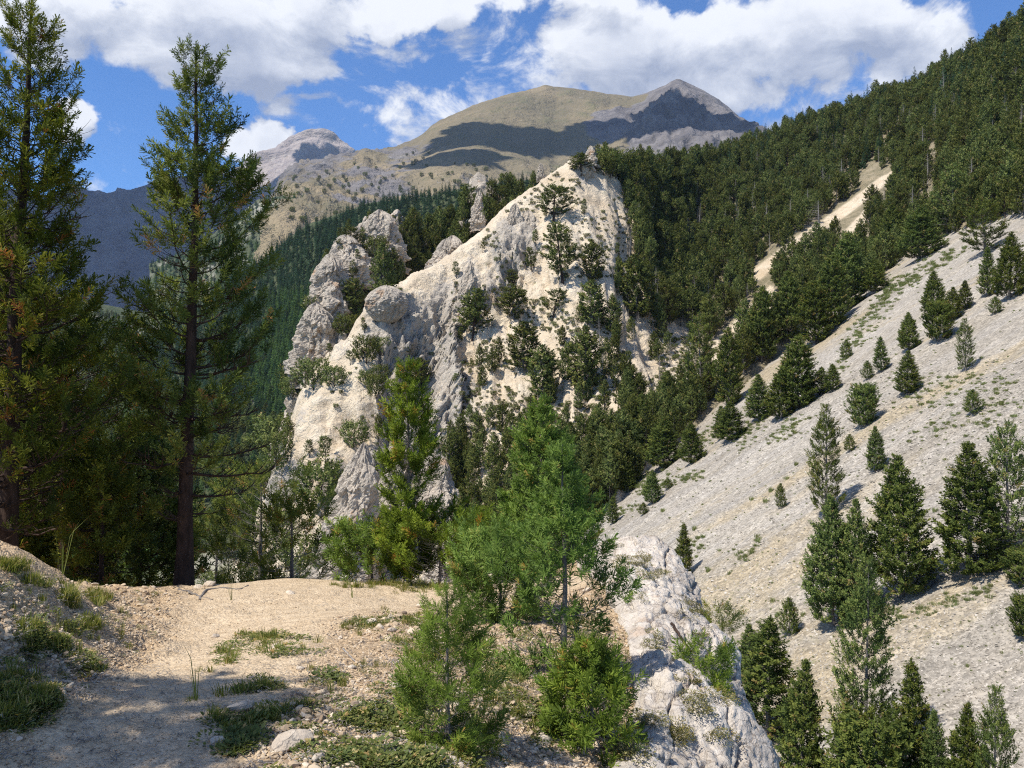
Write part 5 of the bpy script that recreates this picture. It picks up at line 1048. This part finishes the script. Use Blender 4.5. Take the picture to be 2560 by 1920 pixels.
SG = [(600, 500, 660, 470, 16, 90), (640, 505, 560, 540, 10, 40), (690, 450, 730, 420, 10, 60), (700, 475, 640, 490, 9, 90), (740, 445, 770, 400, 14, 70), (850, 345, 900, 280, 12, 150), (880, 300, 960, 250, 10, 120), (830, 380, 860, 340, 8, 40), (770, 440, 800, 420, 12, 60), (900, 620, 990, 590, 10, 60), (740, 560, 760, 540, 8, 25), (860, 620, 900, 610, 9, 30), (690, 560, 700, 540, 12, 30), (980, 560, 1024, 540, 12, 30), (470, 560, 490, 545, 6, 20), (900, 400, 1000, 380, 30, 120), (920, 440, 1020, 400, 30, 100)]
for x0, y0, x1, y1, w, n in SG:
    for _ in range(n):
        s = rr.random(); X = x0+(x1-x0)*s+rr.gauss(0, w*.5); Y = y0+(y1-y0)*s+rr.gauss(0, w*.35); h = first_hit(('scree_slope', 'eroded_hillside'), X, Y)
        if h is None or h[1] != 'scree_slope': continue
        s = h[0].y/F/.5*rr.uniform(1.8, 5.0); pts.append((tuple(h[0]), (s*1.2, s*1.2, s*.7), (0, 0, rr.uniform(0, 6)), rr.choice((0, 1))))
for _ in range(1900):
    X, Y = rr.uniform(500, 1024), rr.uniform(230, 768); h = first_hit(('scree_slope', 'eroded_hillside'), X, Y)
    if h is None or h[1] != 'scree_slope': continue
    s = h[0].y/F/.5*rr.uniform(.9, 2.4); pts.append((tuple(h[0]), (s*1.2, s*1.2, s*.7), (0, 0, rr.uniform(0, 6)), rr.choice((0, 1))))
scatter('scree_grass', pts, TS, 'small grass tufts scattered over the scree slope', 'grass')
# stones
def stone_mesh(seed, rough=.3, mat='stone'):
    rng = np.random.default_rng(seed); import bmesh
    bm = bmesh.new(); bmesh.ops.create_icosphere(bm, subdivisions=2, radius=.5); sc = rng.uniform(.7, 1.15, 3)*np.array([1, 1, .7]); cuts = rng.normal(size=(7, 3)); cuts /= np.linalg.norm(cuts, axis=1)[:, None]; dd = rng.uniform(.26, .42, 7)
    for vtx in bm.verts:
        p = np.array(vtx.co)
        for c, d in zip(cuts, dd):
            e = p@c-d
            if e > 0: p = p-c*e*.92
        vtx.co = p*sc
    me = bpy.data.meshes.new('stone'); bm.to_mesh(me); bm.free(); me.materials.append(M[mat]); return me
def mat_pebble(name, cols):
    m, T = material(name); oi = T.n('ShaderNodeObjectInfo'); g = T.n('ShaderNodeNewGeometry').outputs['Position']; n = T.noise(g, 30, 4, .6)
    c = T.ramp(oi.outputs['Random'], cols); c = T.v('SCALE', c, sc=T.m('MULTIPLY_ADD', n, .5, .75)); finish(T, c, .9, n, .4, .01); return m
M['pebble'] = mat_pebble('path_pebbles', [(0, (.28, .20, .13)), (.3, (.42, .32, .21)), (.7, (.52, .41, .28)), (.95, (.60, .50, .38)), (1, (.16, .11, .08))])
M['scree_stone'] = mat_pebble('scree_stones', [(0, (.24, .21, .17)), (.4, (.36, .32, .265)), (.8, (.44, .395, .33)), (1, (.54, .49, .42))])
ST = [stone_mesh(i, mat='pebble') for i in range(5)]; SS_ = [stone_mesh(20+i, mat='scree_stone') for i in range(4)]
pts = []
for _ in range(30000):
    px, py = rr.uniform(-20, 660), 576+(192+20)*rr.random()**.85; h = ground_pt(px, py, ('near',))
    if h is None: continue
    p = h[0]; pmv = pathmask1(p)
    if rr.random() < pmv*.55: continue
    gv = f1(p.x, p.y, 1.1, 29); s = .008+.018*rr.random()**2.5+(.04*rr.random()**8)*(1-pmv)*(1+gv); s *= (1-.45*pmv)*(1 if p.y < 6 else 1.3)
    pts.append((tuple(p+Vector((0, 0, s*.12))), (s*rr.uniform(.8, 1.4), s, s*rr.uniform(.6, 1)), (rr.uniform(0, .6), rr.uniform(0, .6), rr.uniform(0, 6.28)), rr.randrange(5)))
scatter('path_gravel', pts, ST, 'small beige stones lying loose on the path and its edges', 'gravel')
pts = []
for _ in range(42000):
    px, py = rr.uniform(440, 1040), 768-410*rr.random()**1.25
    d = float(plane_D(px, py))
    if d > 170 or d < 5: continue
    h = hit('scree_slope', px, py)[0]
    if h is None: continue
    s = h.y/F*rr.choice((1.1, 1.3, 1.5, 1.5, 1.8, 2.0, 2.0, 2.4, 2.8, 3.8))*rr.uniform(.7, 1.1); s = min(s, .35)
    pts.append((tuple(h), (s*rr.uniform(.9, 1.5), s, s*.6), (rr.uniform(0, .5), rr.uniform(0, .5), rr.uniform(0, 6.28)), rr.randrange(4)))
scatter('scree_stones', pts, SS_, 'loose grey stones covering the scree slope', 'stones')
# needle litter and twigs
def litter(seed):
    r = np.random.default_rng(seed); V = []; Fc = []
    for i in range(9):
        a = r.uniform(0, 6.28); c = np.array([r.uniform(-.06, .06), r.uniform(-.06, .06), .004+.004*r.random()]); d = np.array([math.cos(a), math.sin(a), r.uniform(-.05, .12)])*r.uniform(.008, .026); s = np.array([-d[1], d[0], 0]); s = s/(np.linalg.norm(s)+1e-9)*.0016; n0 = len(V)
        V += [c-d-s, c-d+s, c+d+s, c+d-s]; Fc.append((n0, n0+1, n0+2, n0+3))
    return mesh_np('litter', np.array(V), np.array(Fc), [M['bark_grey'] if seed % 2 else M['dead_wood']])
LI = [litter(1), litter(2), litter(3)]; pts = []
for _ in range(1500):
    px, py = rr.uniform(-20, 660), 578+190*rr.random(); h = ground_pt(px, py, ('near',))
    if h is None or rr.random() < pathmask1(h[0])*.8: continue
    pts.append((tuple(h[0]+Vector((0, 0, .004))), (1, 1, 1), (0, 0, rr.uniform(0, 6.28)), rr.randrange(3)))
scatter('needle_litter', pts, LI, 'fallen brown needles and twigs strewn over the ground beside the path', 'litter')
# single stones that stand out near the path
for i, (px, py, w, lab) in enumerate([(463, 581, 13, 'flat pale stone on the path rim below the slim young pine'), (380, 569+13, 12, 'pale stone lump on the far rim of the path'), (210, 586, 14, 'light stone on the rim beside the big trunk'), (198, 588, 10, 'small light stone left of the big trunk foot'),
        (290, 594, 9, 'buried grey stone tip by the curved root'), (420, 607, 10, 'rounded stone where the path turns right'), (370, 624, 13, 'creamy stone right of the grassy strip'), (392, 632, 11, 'dark sided stone right of the grassy strip'), (215, 637, 9, 'dark round stone lying on the open path'), (218, 755-12, 17, 'pale stone among herbs at the shadow edge'),
        (276, 648, 11, 'dark cone like stone at the grass strip edge'), (395, 690, 18, 'flat cream stone right of the low herbs'), (238, 697+14, 30, 'brown half buried rock at the shadow edge'), (290, 748, 46, 'grey half buried rock at the bottom left of centre'), (545, 742, 20, 'white stone in the grass by the bottom pine'), (420, 655, 9, 'small pale stone on the gravel slope'),
        (352, 668, 9, 'small white stone in the gravel below the path'), (455, 705, 12, 'pale stone near the sapling top'), (300, 664+5, 9, 'pale stone beside the path grass'), (318, 760, 16, 'beige stone near the bottom edge')]):
    h = ground_pt(px, py, ('near',))
    if h is None: continue
    p = h[0]; s = w*p.y/F*1.15; me = stone_mesh(60+i); o = obj('stone', me, loc=(p.x, p.y, p.z+s*.1)); o.scale = (s, s*.8, s*.75); o.rotation_euler = (rr.uniform(-.2, .2), rr.uniform(-.2, .2), rr.uniform(0, 6)); tag(o, lab, 'stone')
for i, (px, py, w, lab) in enumerate([(668, 729, 22, 'loose white block lying on the pale outcrop')][:0]): pass
# roots and sticks
def wood(name, pix, r0, r1, lab, cat, names=('near',), mat='bark_grey', lift=.0):
    P = []
    for px, py in pix:
        h = ground_pt(px, py, names)
        if h: P.append(np.array(h[0])+[0, 0, lift])
    if len(P) < 2: return
    P = np.array(P); t = np.linspace(0, 1, len(P)); tt = np.linspace(0, 1, 14); Q = np.stack([np.interp(tt, t, P[:, c]) for c in range(3)], -1); Q += np.random.default_rng(len(lab)).normal(0, r0*.3, Q.shape)
    V, Fc = tube(Q, np.interp(tt, [0, 1], [r0, r1]), 7); o = obj(name, mesh_np(name, V, Fc, [M[mat]])); tag(o, lab, cat)
wood('tree_root', [(200, 600), (203, 594), (207, 590), (222, 588), (238, 590), (248, 586)], .018, .008, 'curved exposed root crossing the path rim by the big trunk', 'root', lift=.004)
wood('tree_root', [(178, 590), (188, 592), (196, 596), (212, 600)], .016, .006, 'low grey root running out from the big trunk foot', 'root', lift=.002)
wood('dead_stick', [(672, 627), (680, 640), (692, 656)], .014, .008, 'dark dead stick lying on the pale outcrop', 'stick', ('rock',), 'bark_dark', lift=.03)
wood('dead_stick', [(343, 650), (352, 660), (362, 668)], .006, .003, 'thin bent twig on the gravel below the path', 'stick', mat='dead_wood', lift=.01)
wood('dead_stick', [(420, 735), (450, 742), (470, 752), (482, 765)], .006, .003, 'pale curved dead twig beside the sapling foot', 'stick', mat='dead_wood', lift=.03)
for px, py, h_, lab in [(232, 610-10, .34, 'tall dry grass stalk rising at the right end of the bank'), (62, 574, .5, 'long thin grass stalk leaning over the bank top'), (352, 594+4, .16, 'small lone weed on the open path'), (196, 700, .30, 'dry stalk in the tuft on the path')]:
    h = ground_pt(px, py, ('near',))
    if h is None: continue
    o = obj('grass_stalk', cm('grass_stalk', blade_clump(int(px), 5, h_, .03, .006, .7), 'grass'), loc=tuple(h[0])); tag(o, lab, 'grass stalk')

# ------------------------------------------------------------------ clouds overhead (outside the frame) and the air
def cloud(seed, loc, size, flat=.28):
    rng = np.random.default_rng(seed); nth, nph = 180, 70; th = np.linspace(0, 2*np.pi, nth, endpoint=False); ph = np.linspace(-np.pi/2, np.pi/2, nph); TH, PH = np.meshgrid(th, ph)
    q = np.stack([np.cos(PH)*np.cos(TH), np.cos(PH)*np.sin(TH), np.sin(PH)], -1).reshape(-1, 3); r = 1+.9*fbm(q, 1.5, 6, seed, .68)
    V = q*r[:, None]*np.array([size[0], size[1], min(size)*flat]); i = np.arange(nph-1)[:, None]*nth+np.arange(nth)[None]; j = np.arange(nph-1)[:, None]*nth+(np.arange(nth)+1)[None] % nth
    o = obj('cloud', mesh_np('cloud', V, np.stack([i, j, j+nth, i+nth], -1).reshape(-1, 4), [M['cloud']]), loc=loc); tag(o, kind='stuff', cat='cloud', label='white fair weather cloud high overhead, outside the picture, shading the mountain'); return o
m, T = material('cloud_vapour'); d = T.n('ShaderNodeBsdfDiffuse', {'Color': (.9, .9, .9, 1)}); t = T.n('ShaderNodeBsdfTranslucent', {'Color': (.8, .8, .8, 1)}); T.n('ShaderNodeOutputMaterial', {'Surface': T.n('ShaderNodeMixShader', {0: .35, 1: d.outputs[0], 2: t.outputs[0]}).outputs[0]}); M['cloud'] = m
def shade_at(px, py, D, alt, seed, size):
    g = Vector(unproj(px, py, D)); k = (alt-g.z)/SUN.z; cloud(seed, tuple(g+SUN*k), size)
shade_at(512, 142, 2600, 2300, 3, (200, 170))
shade_at(455, 165, 2300, 2200, 9, (130, 90))
shade_at(600, 120, 2700, 2400, 10, (130, 90))
shade_at(675, 135, 2650, 2450, 4, (170, 170))
shade_at(728, 142, 2600, 2450, 11, (110, 120))
shade_at(60, 250, 3900, 2900, 6, (1300, 900))
shade_at(345, 190, 4700, 3100, 7, (260, 260))
me = bpy.data.meshes.new('haze'); x0, x1, y0, y1, z0, z1 = -3200, 3200, -60, 6400, -420, 1760
V = [(x, y, z) for x in (x0, x1) for y in (y0, y1) for z in (z0, z1)]; me.from_pydata(V, [], [(0, 1, 3, 2), (4, 6, 7, 5), (0, 4, 5, 1), (2, 3, 7, 6), (0, 2, 6, 4), (1, 5, 7, 3)])
m, T = material('air'); T.n('ShaderNodeOutputMaterial', {'Volume': T.n('ShaderNodeVolumePrincipled', {'Color': (.62, .76, 1.0, 1), 'Density': .000034, 'Anisotropy': .2}).outputs[0]}); me.materials.append(m)
tag(obj('haze', me), kind='stuff')
